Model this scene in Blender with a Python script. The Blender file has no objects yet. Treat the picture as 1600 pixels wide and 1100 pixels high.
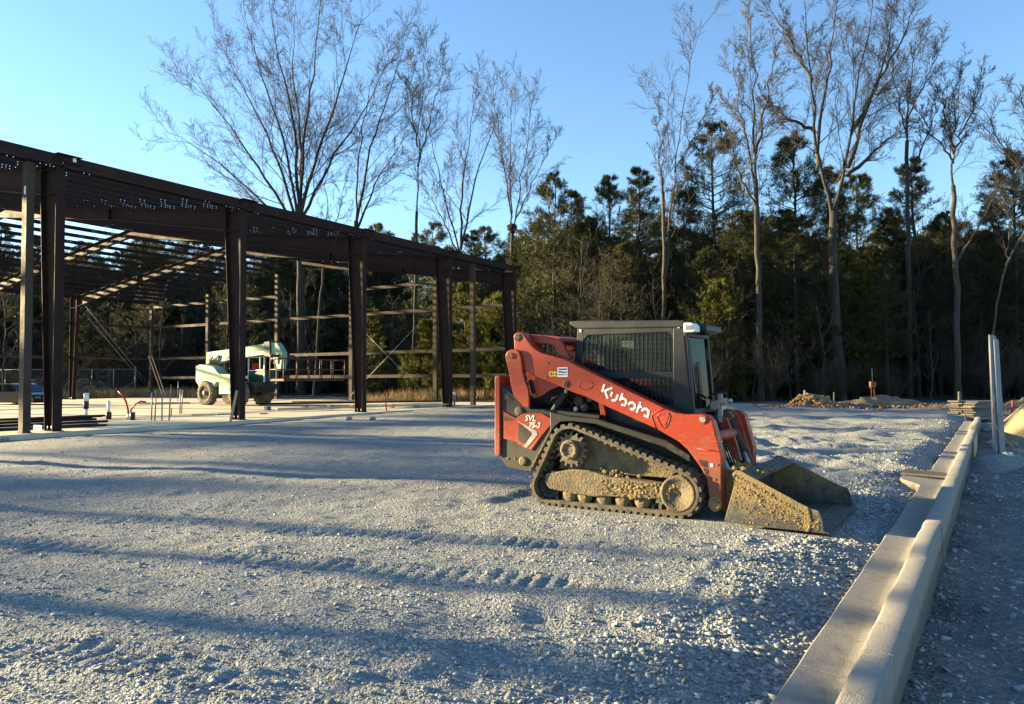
import bpy, bmesh, math, random
import numpy as np
from mathutils import Vector, Matrix

sc = bpy.context.scene
col = sc.collection
R = math.radians

# ------------------------------------------------------------------ camera
FPX, HCAM = 1160.0, 1.45
PITCH, ROLL = math.atan(40 / 1160), R(0.3)
fw = np.array([0, math.cos(PITCH), math.sin(PITCH)])
_r0 = np.array([1.0, 0, 0]); _u0 = np.array([0, -math.sin(PITCH), math.cos(PITCH)])
rt = _r0 * math.cos(ROLL) - _u0 * math.sin(ROLL)
up = _r0 * math.sin(ROLL) + _u0 * math.cos(ROLL)
CAM = np.array([0, 0, HCAM])
cd = bpy.data.cameras.new('camera'); cam = bpy.data.objects.new('camera', cd); col.objects.link(cam)
cd.sensor_width = 36; cd.lens = 36 * FPX / 1600; cd.clip_end = 2000; cd.clip_start = 0.05
cam.matrix_world = Matrix(((rt[0], up[0], -fw[0], 0), (rt[1], up[1], -fw[1], 0), (rt[2], up[2], -fw[2], HCAM), (0, 0, 0, 1)))
sc.camera = cam

# ------------------------------------------------------------------ light
SUN_AZ = (-0.950, 0.312)          # horizontal direction towards the sun
SUN_EL = R(10.4)
world = bpy.data.worlds.new('World'); sc.world = world; world.use_nodes = True
wn = world.node_tree.nodes; wl = world.node_tree.links
sky = wn.new('ShaderNodeTexSky'); sky.sky_type = 'NISHITA'; sky.sun_disc = False
sky.sun_elevation = SUN_EL; sky.sun_rotation = math.atan2(SUN_AZ[0], SUN_AZ[1])
sky.altitude = 100; sky.air_density = 1.0; sky.dust_density = 0.08; sky.ozone_density = 3.1
bg = wn['Background']; bg.inputs['Strength'].default_value = 0.07
wl.new(sky.outputs[0], bg.inputs[0])
sd = bpy.data.lights.new('sun', 'SUN'); sun = bpy.data.objects.new('sun', sd); col.objects.link(sun)
sd.energy = 5.0; sd.angle = R(0.8); sd.color = (1.0, 0.78, 0.41)
tosun = Vector((SUN_AZ[0] * math.cos(SUN_EL), SUN_AZ[1] * math.cos(SUN_EL), math.sin(SUN_EL)))
sun.rotation_euler = tosun.to_track_quat('Z', 'Y').to_euler()
sc.view_settings.view_transform = 'Standard'; sc.view_settings.look = 'None'
sc.view_settings.exposure = 2.5; sc.view_settings.gamma = 1.0
sc.render.engine = 'CYCLES'
sc.cycles.max_bounces = 5; sc.cycles.diffuse_bounces = 3; sc.cycles.glossy_bounces = 2
sc.cycles.transparent_max_bounces = 12; sc.cycles.transmission_bounces = 4
sc.cycles.caustics_reflective = False; sc.cycles.caustics_refractive = False

# ------------------------------------------------------------------ survey helpers: a sight line meets the ground, a depth or an upright plane
def ray(x, y): return fw + rt * (x - 800) / FPX + up * (550 - y) / FPX
def gp(x, y, z=0.0):
    d = ray(x, y); return CAM + d * ((z - HCAM) / d[2])
def at(x, y, Y):
    d = ray(x, y); return CAM + d * (Y / d[1])

# ------------------------------------------------------------------ object helpers
def tag(o, label=None, cat=None, group=None, kind=None):
    if label: o['label'] = label
    if cat: o['category'] = cat
    if group: o['group'] = group
    if kind: o['kind'] = kind
    return o
def empty(name, loc, rz=0.0, parent=None):
    o = bpy.data.objects.new(name, None); col.objects.link(o)
    o.location = tuple(float(v) for v in loc); o.rotation_euler = (0, 0, rz); o.empty_display_size = 0.2
    if parent: o.parent = parent
    return o
def link(name, me, parent=None, loc=None, rot=None):
    o = bpy.data.objects.new(name, me); col.objects.link(o)
    if parent: o.parent = parent
    if loc is not None: o.location = tuple(float(v) for v in loc)
    if rot is not None: o.rotation_euler = rot
    return o
def np_mesh(name, V, F, mat=None, smooth=False, colors=None):
    """V (n,3), F (m,3|4) arrays or list of such arrays"""
    me = bpy.data.meshes.new(name)
    Fs = F if isinstance(F, list) else [F]
    Fs = [np.asarray(f, dtype=np.int32) for f in Fs if len(f)]
    V = np.asarray(V, dtype=np.float32)
    me.vertices.add(len(V)); me.vertices.foreach_set('co', V.ravel())
    lt = np.concatenate([np.full(len(f), f.shape[1], np.int32) for f in Fs])
    lv = np.concatenate([f.ravel() for f in Fs])
    ls = np.concatenate([[0], np.cumsum(lt)[:-1]]).astype(np.int32)
    me.loops.add(len(lv)); me.loops.foreach_set('vertex_index', lv)
    me.polygons.add(len(lt)); me.polygons.foreach_set('loop_start', ls)
    try: me.polygons.foreach_set('loop_total', lt)
    except Exception: pass
    if smooth: me.polygons.foreach_set('use_smooth', np.ones(len(lt), bool))
    if colors is not None:
        a = me.color_attributes.new('tint', 'FLOAT_COLOR', 'POINT')
        a.data.foreach_set('color', np.asarray(colors, np.float32).ravel())
    me.update(calc_edges=True); me.validate()
    if mat: me.materials.append(mat)
    return me
def rotm(ax, a):
    return np.array(Matrix.Rotation(a, 3, ax))

class MB:
    """collects boxes, prisms, tubes... of ONE part"""
    def __init__(s): s.v = []; s.f = []; s.sm = []
    def add(s, vs, fs, sm=False):
        n = len(s.v); s.v += [tuple(float(c) for c in p) for p in vs]
        s.f += [tuple(i + n for i in f) for f in fs]; s.sm += [sm] * len(fs); return s
    def box(s, c, size, rot=None):
        hx, hy, hz = [q / 2 for q in size]
        P = np.array([(x, y, z) for x in (-hx, hx) for y in (-hy, hy) for z in (-hz, hz)])
        if rot is not None: P = P @ np.asarray(rot).T
        P = P + np.array(c)
        return s.add(P, [(0, 1, 3, 2), (4, 6, 7, 5), (0, 4, 5, 1), (2, 3, 7, 6), (0, 2, 6, 4), (1, 5, 7, 3)])
    def span(s, a, b):
        return s.box([(a[i] + b[i]) / 2 for i in range(3)], [abs(b[i] - a[i]) for i in range(3)])
    def prism(s, poly, y0, y1):
        """poly in (x, z), extruded along y"""
        n = len(poly)
        ar = sum(poly[i][0] * poly[(i + 1) % n][1] - poly[(i + 1) % n][0] * poly[i][1] for i in range(n))
        if ar < 0: poly = poly[::-1]
        vs = [(x, y0, z) for x, z in poly] + [(x, y1, z) for x, z in poly]
        fs = [tuple(range(n)), tuple(range(2 * n - 1, n - 1, -1))]
        fs += [(i, i + n, (i + 1) % n + n, (i + 1) % n) for i in range(n)]
        return s.add(vs, fs)
    def bar(s, a, b, w, h, upv=(0, 0, 1)):
        a = Vector(a); b = Vector(b); d = (b - a); L = d.length; d.normalize()
        u = Vector(upv); x = d.cross(u)
        if x.length < 1e-4: x = d.cross(Vector((1, 0, 0)))
        x.normalize(); u = x.cross(d)
        vs = []
        for p in (a, b):
            for i, j in ((-1, -1), (1, -1), (1, 1), (-1, 1)): vs.append(p + x * (i * w / 2) + u * (j * h / 2))
        return s.add(vs, [(0, 1, 2, 3), (7, 6, 5, 4), (0, 4, 5, 1), (1, 5, 6, 2), (2, 6, 7, 3), (3, 7, 4, 0)])
    def tube(s, pts, r, k=8, closed=False, caps=True):
        P = [Vector(p) for p in pts]; n = len(P)
        rr = r if hasattr(r, '__len__') else [r] * n
        vs = []; up0 = None
        for i, p in enumerate(P):
            if closed: t = P[(i + 1) % n] - P[i - 1]
            else: t = P[min(i + 1, n - 1)] - P[max(i - 1, 0)]
            t.normalize()
            if up0 is None:
                up0 = t.orthogonal().normalized()
            up0 = (up0 - t * up0.dot(t))
            if up0.length < 1e-5: up0 = t.orthogonal()
            up0.normalize(); q = t.cross(up0)
            for j in range(k):
                a = 2 * math.pi * j / k
                vs.append(p + (up0 * math.cos(a) + q * math.sin(a)) * rr[i])
        fs = []
        for i in range(n if closed else n - 1):
            for j in range(k):
                fs.append((i * k + j, i * k + (j + 1) % k, ((i + 1) % n) * k + (j + 1) % k, ((i + 1) % n) * k + j))
        s.add(vs, fs, True)
        if caps and not closed:
            m = len(s.v) - len(vs)
            s.f += [tuple(m + j for j in range(k - 1, -1, -1)), tuple(m + (n - 1) * k + j for j in range(k))]; s.sm += [False, False]
        return s
    def cyl(s, a, b, r, k=20): return s.tube([a, b], r, k)
    def lathe(s, prof, c, axis='y', k=24):
        """prof: list of (r, h) along axis through c"""
        vs = []; n = len(prof)
        for r_, h in prof:
            for j in range(k):
                a = 2 * math.pi * j / k
                if axis == 'y': vs.append((c[0] + r_ * math.cos(a), c[1] + h, c[2] + r_ * math.sin(a)))
                elif axis == 'z': vs.append((c[0] + r_ * math.cos(a), c[1] + r_ * math.sin(a), c[2] + h))
                else: vs.append((c[0] + h, c[1] + r_ * math.cos(a), c[2] + r_ * math.sin(a)))
        fs = [(i * k + j, i * k + (j + 1) % k, (i + 1) * k + (j + 1) % k, (i + 1) * k + j) for i in range(n - 1) for j in range(k)]
        s.add(vs, fs, True); m = len(s.v) - len(vs)
        s.f += [tuple(m + j for j in range(k)), tuple(m + (n - 1) * k + j for j in range(k))]; s.sm += [False, False]
        return s
    def mesh(s, name, mat):
        me = bpy.data.meshes.new(name); me.from_pydata(s.v, [], s.f)
        me.polygons.foreach_set('use_smooth', s.sm)
        bm = bmesh.new(); bm.from_mesh(me); bmesh.ops.recalc_face_normals(bm, faces=bm.faces); bm.to_mesh(me); bm.free()
        if mat: me.materials.append(mat)
        return me
    def build(s, name, mat, parent=None, bevel=0.0, seg=2, loc=None, rot=None):
        o = link(name, s.mesh(name, mat), parent, loc, rot)
        if bevel > 0:
            b = o.modifiers.new('bevel', 'BEVEL'); b.width = bevel; b.segments = seg; b.limit_method = 'ANGLE'; b.angle_limit = R(35)
        return o

# ------------------------------------------------------------------ materials
def M(name, c, rough=0.7, metal=0.0, var=0.2, scale=4.0, bump=0.0, bscale=30.0, dust=None, damt=0.5, dscale=3.0, rnd=0.0, spec=0.4, coord='Object', stretch=None, low=None, scratch=0.0):
    m = bpy.data.materials.new(name); m.use_nodes = True; nt = m.node_tree; N = nt.nodes; L = nt.links
    b = N['Principled BSDF']; b.inputs['Roughness'].default_value = rough; b.inputs['Metallic'].default_value = metal
    b.inputs['Specular IOR Level'].default_value = spec
    tc = N.new('ShaderNodeTexCoord'); src = tc.outputs[coord]
    if stretch:
        mp = N.new('ShaderNodeMapping'); mp.inputs['Scale'].default_value = stretch; L.new(src, mp.inputs[0]); src = mp.outputs[0]
    n1 = N.new('ShaderNodeTexNoise'); n1.inputs['Scale'].default_value = scale; n1.inputs['Detail'].default_value = 6; n1.inputs['Roughness'].default_value = 0.65
    L.new(src, n1.inputs['Vector'])
    rp = N.new('ShaderNodeValToRGB'); rp.color_ramp.elements[0].position = 0.3; rp.color_ramp.elements[1].position = 0.7
    rp.color_ramp.elements[0].color = tuple(max(0, v * (1 - var)) for v in c) + (1,)
    rp.color_ramp.elements[1].color = tuple(min(1, v * (1 + var)) for v in c) + (1,)
    L.new(n1.outputs['Fac'], rp.inputs[0]); out = rp.outputs[0]
    if dust:
        n2 = N.new('ShaderNodeTexNoise'); n2.inputs['Scale'].default_value = dscale; n2.inputs['Detail'].default_value = 9; n2.inputs['Roughness'].default_value = 0.72
        L.new(tc.outputs[coord], n2.inputs['Vector'])
        r2 = N.new('ShaderNodeValToRGB'); t = 0.72 - 0.45 * damt
        r2.color_ramp.elements[0].position = max(0, t - 0.12); r2.color_ramp.elements[1].position = min(1, t + 0.16)
        fac = n2.outputs['Fac']
        if low is not None:      # splashed mud: more of it low on the machine
            sp = N.new('ShaderNodeSeparateXYZ'); L.new(tc.outputs[coord], sp.inputs[0])
            mr = N.new('ShaderNodeMapRange'); mr.inputs['From Min'].default_value = low[0]; mr.inputs['From Max'].default_value = low[1]
            mr.inputs['To Min'].default_value = 0.28; mr.inputs['To Max'].default_value = -0.12; L.new(sp.outputs[2], mr.inputs[0])
            ad = N.new('ShaderNodeMath'); ad.operation = 'ADD'; L.new(fac, ad.inputs[0]); L.new(mr.outputs[0], ad.inputs[1]); fac = ad.outputs[0]
        L.new(fac, r2.inputs[0])
        mx = N.new('ShaderNodeMix'); mx.data_type = 'RGBA'; L.new(r2.outputs[0], mx.inputs['Factor']); L.new(out, mx.inputs[6]); mx.inputs[7].default_value = tuple(dust) + (1,)
        out = mx.outputs[2]
        mr2 = N.new('ShaderNodeMapRange'); mr2.inputs['To Min'].default_value = rough; mr2.inputs['To Max'].default_value = 0.95
        L.new(r2.outputs[0], mr2.inputs[0]); L.new(mr2.outputs[0], b.inputs['Roughness'])
    if scratch:
        for rot, sx in ((0.35, 3.0), (-0.9, 5.0)):
            mp2 = N.new('ShaderNodeMapping'); mp2.inputs['Rotation'].default_value = (0, rot, 0); mp2.inputs['Scale'].default_value = (sx, 30, 90); L.new(tc.outputs[coord], mp2.inputs[0])
            n4 = N.new('ShaderNodeTexNoise'); n4.inputs['Scale'].default_value = 1.0; n4.inputs['Detail'].default_value = 3; L.new(mp2.outputs[0], n4.inputs['Vector'])
            r4 = N.new('ShaderNodeValToRGB'); r4.color_ramp.elements[0].position = 0.66; r4.color_ramp.elements[1].position = 0.74; r4.color_ramp.elements[1].color = (scratch, scratch, scratch, 1); L.new(n4.outputs['Fac'], r4.inputs[0])
            m4 = N.new('ShaderNodeMix'); m4.data_type = 'RGBA'; L.new(r4.outputs[0], m4.inputs['Factor']); L.new(out, m4.inputs[6]); m4.inputs[7].default_value = tuple(min(1, v * 1.5 + .10) for v in c) + (1,); out = m4.outputs[2]
    if rnd:
        oi = N.new('ShaderNodeObjectInfo'); mr = N.new('ShaderNodeMapRange'); mr.inputs['To Min'].default_value = 1 - rnd; mr.inputs['To Max'].default_value = 1 + rnd
        L.new(oi.outputs['Random'], mr.inputs[0])
        vm = N.new('ShaderNodeVectorMath'); vm.operation = 'SCALE'; L.new(out, vm.inputs[0]); L.new(mr.outputs[0], vm.inputs['Scale']); out = vm.outputs[0]
    L.new(out, b.inputs['Base Color'])
    if bump:
        n3 = N.new('ShaderNodeTexNoise'); n3.inputs['Scale'].default_value = bscale; n3.inputs['Detail'].default_value = 7; L.new(src, n3.inputs['Vector'])
        bp = N.new('ShaderNodeBump'); bp.inputs['Strength'].default_value = bump; bp.inputs['Distance'].default_value = 0.02
        L.new(n3.outputs['Fac'], bp.inputs['Height']); L.new(bp.outputs[0], b.inputs['Normal'])
    return m

MUD = (0.30, 0.22, 0.11)
DUSTC = (0.30, 0.26, 0.20)
mat = {
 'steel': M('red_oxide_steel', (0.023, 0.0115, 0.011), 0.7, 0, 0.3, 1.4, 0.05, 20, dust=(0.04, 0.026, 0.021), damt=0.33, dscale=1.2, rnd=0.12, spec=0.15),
 'steel_sunlit': M('sunlit_tone_steel', (0.033, 0.023, 0.019), 0.65, 0, 0.25, 1.4, 0.05, 20, dust=(0.075, 0.057, 0.045), damt=0.4, dscale=1.2, rnd=0.12, spec=0.2),  # steel lightened for posts and girts, their sunlit look put into the colour
 'slab': M('slab_concrete', (0.55, 0.47, 0.34), 0.85, 0, 0.16, 0.5, 0.1, 60, dust=(0.42, 0.36, 0.27), damt=0.45, dscale=0.35),
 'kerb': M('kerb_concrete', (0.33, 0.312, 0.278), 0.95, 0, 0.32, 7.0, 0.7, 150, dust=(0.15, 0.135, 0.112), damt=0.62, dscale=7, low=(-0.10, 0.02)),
 'orange': M('orange_paint', (0.33, 0.033, 0.0105), 0.42, 0, 0.14, 2.0, 0.03, 60, dust=(0.17, 0.08, 0.05), damt=0.36, dscale=11, low=(0.1, 0.9), scratch=0.55),
 'orange_in': M('orange_paint_worn', (0.33, 0.04, 0.017), 0.5, 0, 0.2, 6, 0.05, 60, dust=(0.26, 0.17, 0.11), damt=0.5, dscale=6, low=(0.0, 0.8)),
 'black': M('black_paint', (0.007, 0.008, 0.010), 0.5, 0, 0.25, 3, 0.03, 60, dust=(0.075, 0.064, 0.048), damt=0.34, dscale=7, low=(0.2, 0.9), scratch=0.25),
 'cab': M('cab_paint', (0.006, 0.0095, 0.014), 0.5, 0, 0.15, 2, 0.03, 60, dust=(0.028, 0.030, 0.032), damt=0.25, dscale=5),
 'rubber': M('track_rubber', (0.035, 0.033, 0.03), 0.85, 0, 0.3, 8, 0.3, 60, dust=(0.16, 0.13, 0.09), damt=0.6, dscale=9),
 'muddy': M('muddy_steel', (0.095, 0.078, 0.055), 0.9, 0, 0.4, 9, 0.6, 45, dust=(0.21, 0.165, 0.095), damt=0.5, dscale=7),
 'mud': M('clay_mud', (0.22, 0.155, 0.072), 0.95, 0, 0.3, 12, 0.9, 60),
 'bucket': M('bucket_steel', (0.06, 0.06, 0.058), 0.55, 0.1, 0.25, 5, 0.3, 50, dust=(0.25, 0.18, 0.085), damt=0.36, dscale=9, low=(0.40, 0.0)),
 'bucket_in': M('bucket_worn_steel', (0.05, 0.047, 0.042), 0.5, 0.2, 0.4, 4, 0.3, 50, dust=(0.11, 0.085, 0.05), damt=0.35, dscale=6),
 'bright': M('bare_steel', (0.35, 0.34, 0.33), 0.45, 0.7, 0.2, 10),
 'hyd': M('hydraulic_black', (0.009, 0.009, 0.009), 0.5, 0, 0.3, 8, dust=(0.055, 0.046, 0.036), damt=0.45, dscale=8),
 'white': M('white_paint', (0.75, 0.75, 0.74), 0.5, 0, 0.05, 5),
 'decalgrey': M('grey_decal', (0.35, 0.34, 0.33), 0.5, 0, 0.1, 5, dust=(0.3, 0.2, 0.13), damt=0.4, dscale=9),
 'yellow': M('yellow_sticker', (0.65, 0.50, 0.03), 0.5, 0, 0.1, 5),
 'navy': M('dark_print', (0.03, 0.03, 0.09), 0.5, 0, 0.1, 5),
 'galv': M('galvanised', (0.19, 0.205, 0.225), 0.5, 0.35, 0.12, 6, 0.04, 60),
 'wood': M('weathered_wood', (0.19, 0.165, 0.14), 0.85, 0, 0.35, 3, 0.3, 30, rnd=0.25, stretch=(1, 8, 8)),
 'newwood': M('pale_timber', (0.45, 0.34, 0.20), 0.8, 0, 0.2, 4, 0.15, 30, rnd=0.15),
 'pvc': M('white_pvc', (0.75, 0.74, 0.72), 0.45, 0, 0.06, 6),
 'blackpipe': M('black_plastic', (0.02, 0.02, 0.022), 0.45, 0, 0.2, 6),
 'redpipe': M('red_tube', (0.45, 0.03, 0.06), 0.45, 0, 0.15, 6),
 'tyre': M('tyre_rubber', (0.028, 0.027, 0.026), 0.85, 0, 0.25, 8, 0.2, 40, dust=(0.22, 0.18, 0.13), damt=0.4, dscale=4),
 'tyre_dusty': M('dusty_tyre', (0.05, 0.045, 0.04), 0.9, 0, 0.3, 8, 0.2, 40, dust=(0.20, 0.165, 0.115), damt=0.6, dscale=4),
 'tgreen': M('pale_green_paint', (0.20, 0.35, 0.26), 0.45, 0, 0.08, 3, dust=(0.22, 0.28, 0.20), damt=0.3, dscale=4),
 'dgreen': M('dark_green_paint', (0.006, 0.055, 0.036), 0.4, 0, 0.12, 3),
 'carblack': M('black_car_paint', (0.012, 0.012, 0.015), 0.15, 0, 0.1, 3),
 'brick_red': M('dark_red_paint', (0.06, 0.014, 0.014), 0.6, 0, 0.25, 4),
 'seatred': M('red_seat', (0.45, 0.05, 0.03), 0.7, 0, 0.15, 4),
 'seat': M('dark_seat', (0.03, 0.03, 0.03), 0.8, 0, 0.15, 4),
 'clay': M('orange_clay', (0.19, 0.125, 0.07), 0.95, 0, 0.4, 3, 1.0, 9, dust=(0.15, 0.125, 0.095), damt=0.5, dscale=2),
 'sand': M('tan_soil', (0.22, 0.175, 0.105), 0.95, 0, 0.25, 5, 0.8, 22),
 'rust': M('rusty_sheet', (0.22, 0.10, 0.05), 0.8, 0, 0.3, 8),
 'rock': M('pale_rock', (0.22, 0.215, 0.205), 0.85, 0, 0.25, 6, 0.5, 14),
 'mudboard': M('dark_board', (0.085, 0.075, 0.065), 0.7, 0, 0.35, 4, 0.3, 30),
}
def glass_mat(name, tint, alpha):
    m = bpy.data.materials.new(name); m.use_nodes = True; nt = m.node_tree; N = nt.nodes; L = nt.links
    N.remove(N['Principled BSDF']); out = N['Material Output']
    tr = N.new('ShaderNodeBsdfTransparent'); tr.inputs[0].default_value = tuple(tint) + (1,)
    gl = N.new('ShaderNodeBsdfGlossy'); gl.inputs['Roughness'].default_value = 0.04; gl.inputs[0].default_value = (0.28, 0.32, 0.34, 1)
    tc = N.new('ShaderNodeTexCoord'); nz = N.new('ShaderNodeTexNoise'); nz.inputs['Scale'].default_value = 4; L.new(tc.outputs['Object'], nz.inputs['Vector'])
    df = N.new('ShaderNodeBsdfDiffuse'); df.inputs[0].default_value = (0.25, 0.25, 0.23, 1)
    rp = N.new('ShaderNodeMapRange'); rp.inputs['To Min'].default_value = 0.0; rp.inputs['To Max'].default_value = 0.05; L.new(nz.outputs['Fac'], rp.inputs[0])
    m1 = N.new('ShaderNodeMixShader'); L.new(rp.outputs[0], m1.inputs[0]); L.new(tr.outputs[0], m1.inputs[1]); L.new(df.outputs[0], m1.inputs[2])
    fr = N.new('ShaderNodeFresnel'); fr.inputs[0].default_value = 1.5
    m2 = N.new('ShaderNodeMixShader'); L.new(fr.outputs[0], m2.inputs[0]); L.new(m1.outputs[0], m2.inputs[1]); L.new(gl.outputs[0], m2.inputs[2])
    L.new(m2.outputs[0], out.inputs[0]); return m
mat['glass'] = glass_mat('tinted_glass', (0.55, 0.62, 0.60), 0.3)

def ground_material():
    m = bpy.data.materials.new('gravel_ground'); m.use_nodes = True; nt = m.node_tree; N = nt.nodes; L = nt.links
    b = N['Principled BSDF']; b.inputs['Roughness'].default_value = 0.9; b.inputs['Specular IOR Level'].default_value = 0.25
    tc = N.new('ShaderNodeTexCoord'); P = tc.outputs['Object']
    wv = N.new('ShaderNodeTexNoise'); wv.inputs['Scale'].default_value = 30; L.new(P, wv.inputs['Vector'])
    va = N.new('ShaderNodeVectorMath'); va.operation = 'MULTIPLY_ADD'; va.inputs[1].default_value = (0.02,) * 3
    L.new(wv.outputs['Color'], va.inputs[0]); L.new(P, va.inputs[2])
    def vor(sc_):
        v = N.new('ShaderNodeTexVoronoi'); v.inputs['Scale'].default_value = sc_; L.new(va.outputs[0], v.inputs['Vector']); return v
    v1 = vor(38); v2 = vor(95)
    def ramp(src, stops):
        r = N.new('ShaderNodeValToRGB'); e = r.color_ramp.elements
        while len(e) < len(stops): e.new(0.5)
        for k, (p, c) in enumerate(stops): e[k].position = p; e[k].color = tuple(c) + (1,)
        L.new(src, r.inputs[0]); return r.outputs[0]
    def mix(f, a, c, mode='MIX'):
        x = N.new('ShaderNodeMix'); x.data_type = 'RGBA'; x.blend_type = mode
        if isinstance(f, float): x.inputs['Factor'].default_value = f
        else: L.new(f, x.inputs['Factor'])
        for s_, i in ((a, 6), (c, 7)):
            if isinstance(s_, tuple): x.inputs[i].default_value = s_ + (1,)
            else: L.new(s_, x.inputs[i])
        return x.outputs[2]
    sep1 = N.new('ShaderNodeSeparateColor'); L.new(v1.outputs['Color'], sep1.inputs[0])
    sep2 = N.new('ShaderNodeSeparateColor'); L.new(v2.outputs['Color'], sep2.inputs[0])
    c1 = ramp(sep1.outputs[0], [(0, (0.15, 0.168, 0.178)), (0.6, (0.285, 0.305, 0.313)), (1, (0.50, 0.515, 0.51))])
    c2 = ramp(sep2.outputs[0], [(0, (0.195, 0.21, 0.219)), (1, (0.39, 0.41, 0.41))])
    gravel = mix(0.5, c1, c2)
    big = N.new('ShaderNodeTexNoise'); big.inputs['Scale'].default_value = 0.55; big.inputs['Detail'].default_value = 7; big.inputs['Roughness'].default_value = 0.6; L.new(P, big.inputs['Vector'])
    bf = ramp(big.outputs['Fac'], [(0.45, (0, 0, 0)), (0.70, (0.5, 0.5, 0.5))])
    gravel = mix(bf, gravel, (0.36, 0.36, 0.335))
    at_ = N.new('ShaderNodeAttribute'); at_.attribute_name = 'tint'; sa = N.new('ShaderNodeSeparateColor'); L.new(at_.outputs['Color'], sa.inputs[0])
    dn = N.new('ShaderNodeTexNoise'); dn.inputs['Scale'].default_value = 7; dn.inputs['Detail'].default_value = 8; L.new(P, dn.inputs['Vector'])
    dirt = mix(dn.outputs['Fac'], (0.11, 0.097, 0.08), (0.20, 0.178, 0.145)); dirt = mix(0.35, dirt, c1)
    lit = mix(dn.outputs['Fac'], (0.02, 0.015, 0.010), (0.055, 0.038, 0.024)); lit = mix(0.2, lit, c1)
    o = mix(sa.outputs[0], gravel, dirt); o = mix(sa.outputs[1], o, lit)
    L.new(o, b.inputs['Base Color'])
    h = N.new('ShaderNodeMath'); h.operation = 'MULTIPLY'; h.inputs[1].default_value = -1.0; L.new(v1.outputs['Distance'], h.inputs[0])
    h2 = N.new('ShaderNodeMath'); h2.operation = 'MULTIPLY_ADD'; h2.inputs[1].default_value = -0.5; L.new(v2.outputs['Distance'], h2.inputs[0]); L.new(h.outputs[0], h2.inputs[2])
    h3 = N.new('ShaderNodeMath'); h3.operation = 'MULTIPLY_ADD'; h3.inputs[1].default_value = 0.5; L.new(sep1.outputs[1], h3.inputs[0]); L.new(h2.outputs[0], h3.inputs[2])
    bp = N.new('ShaderNodeBump'); bp.inputs['Strength'].default_value = 1.0; bp.inputs['Distance'].default_value = 0.035
    L.new(h3.outputs[0], bp.inputs['Height']); L.new(bp.outputs[0], b.inputs['Normal'])
    return m
mat['ground'] = ground_material()
def tint_material(name, base, rough=0.85, var=0.15, scale=30, translucent=0.0, rnd=0.0):
    """a material whose colour is multiplied by the mesh's tint attribute"""
    m = bpy.data.materials.new(name); m.use_nodes = True; nt = m.node_tree; N = nt.nodes; L = nt.links
    b = N['Principled BSDF']; b.inputs['Roughness'].default_value = rough; b.inputs['Specular IOR Level'].default_value = 0.25
    a = N.new('ShaderNodeAttribute'); a.attribute_name = 'tint'
    tc = N.new('ShaderNodeTexCoord'); nz = N.new('ShaderNodeTexNoise'); nz.inputs['Scale'].default_value = scale; nz.inputs['Detail'].default_value = 4; L.new(tc.outputs['Object'], nz.inputs['Vector'])
    rp = N.new('ShaderNodeValToRGB'); rp.color_ramp.elements[0].position = 0.3; rp.color_ramp.elements[1].position = 0.7
    rp.color_ramp.elements[0].color = tuple(v * (1 - var) for v in base) + (1,); rp.color_ramp.elements[1].color = tuple(min(1, v * (1 + var)) for v in base) + (1,)
    L.new(nz.outputs['Fac'], rp.inputs[0])
    x = N.new('ShaderNodeMix'); x.data_type = 'RGBA'; x.blend_type = 'MULTIPLY'; x.inputs['Factor'].default_value = 1.0
    L.new(rp.outputs[0], x.inputs[6]); L.new(a.outputs['Color'], x.inputs[7]); out = x.outputs[2]
    if rnd:
        oi = N.new('ShaderNodeObjectInfo'); mr = N.new('ShaderNodeMapRange'); mr.inputs['To Min'].default_value = 1 - rnd; mr.inputs['To Max'].default_value = 1 + rnd
        L.new(oi.outputs['Random'], mr.inputs[0])
        vm = N.new('ShaderNodeVectorMath'); vm.operation = 'SCALE'; L.new(out, vm.inputs[0]); L.new(mr.outputs[0], vm.inputs['Scale']); out = vm.outputs[0]
    L.new(out, b.inputs['Base Color'])
    if translucent:
        t = N.new('ShaderNodeBsdfTranslucent'); L.new(out, t.inputs[0]); ms = N.new('ShaderNodeMixShader'); ms.inputs[0].default_value = translucent
        L.new(b.outputs[0], ms.inputs[1]); L.new(t.outputs[0], ms.inputs[2]); L.new(ms.outputs[0], N['Material Output'].inputs[0])
    return m
mat['stone'] = tint_material('crushed_stone', (0.33, 0.35, 0.352), 0.8)
mat['bark'] = M('grey_bark', (0.038, 0.034, 0.030), 0.95, 0, 0.55, 2.2, 1.0, 9, rnd=0.2, stretch=(3, 3, 0.7))
mat['bark_pale'] = M('pale_bark', (0.066, 0.056, 0.045), 0.95, 0, 0.5, 2.2, 1.0, 9, rnd=0.15, stretch=(3, 3, 0.7))
mat['twig'] = M('twigs', (0.052, 0.045, 0.039), 0.9, 0, 0.25, 0.6, rnd=0.15)
mat['brush'] = M('dry_brush', (0.055, 0.04, 0.027), 0.9, 0, 0.3, 0.8, rnd=0.15)
mat['needle'] = tint_material('pine_needles', (0.042, 0.048, 0.017), 0.6, 0.3, 0.9, 0.25, 0.25)
mat['needle_young'] = tint_material('young_pine_needles', (0.085, 0.092, 0.016), 0.6, 0.3, 1.2, 0.3, 0.2)
mat['straw'] = tint_material('dry_grass', (0.34, 0.25, 0.13), 0.85, 0.25, 2, 0.2)
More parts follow.
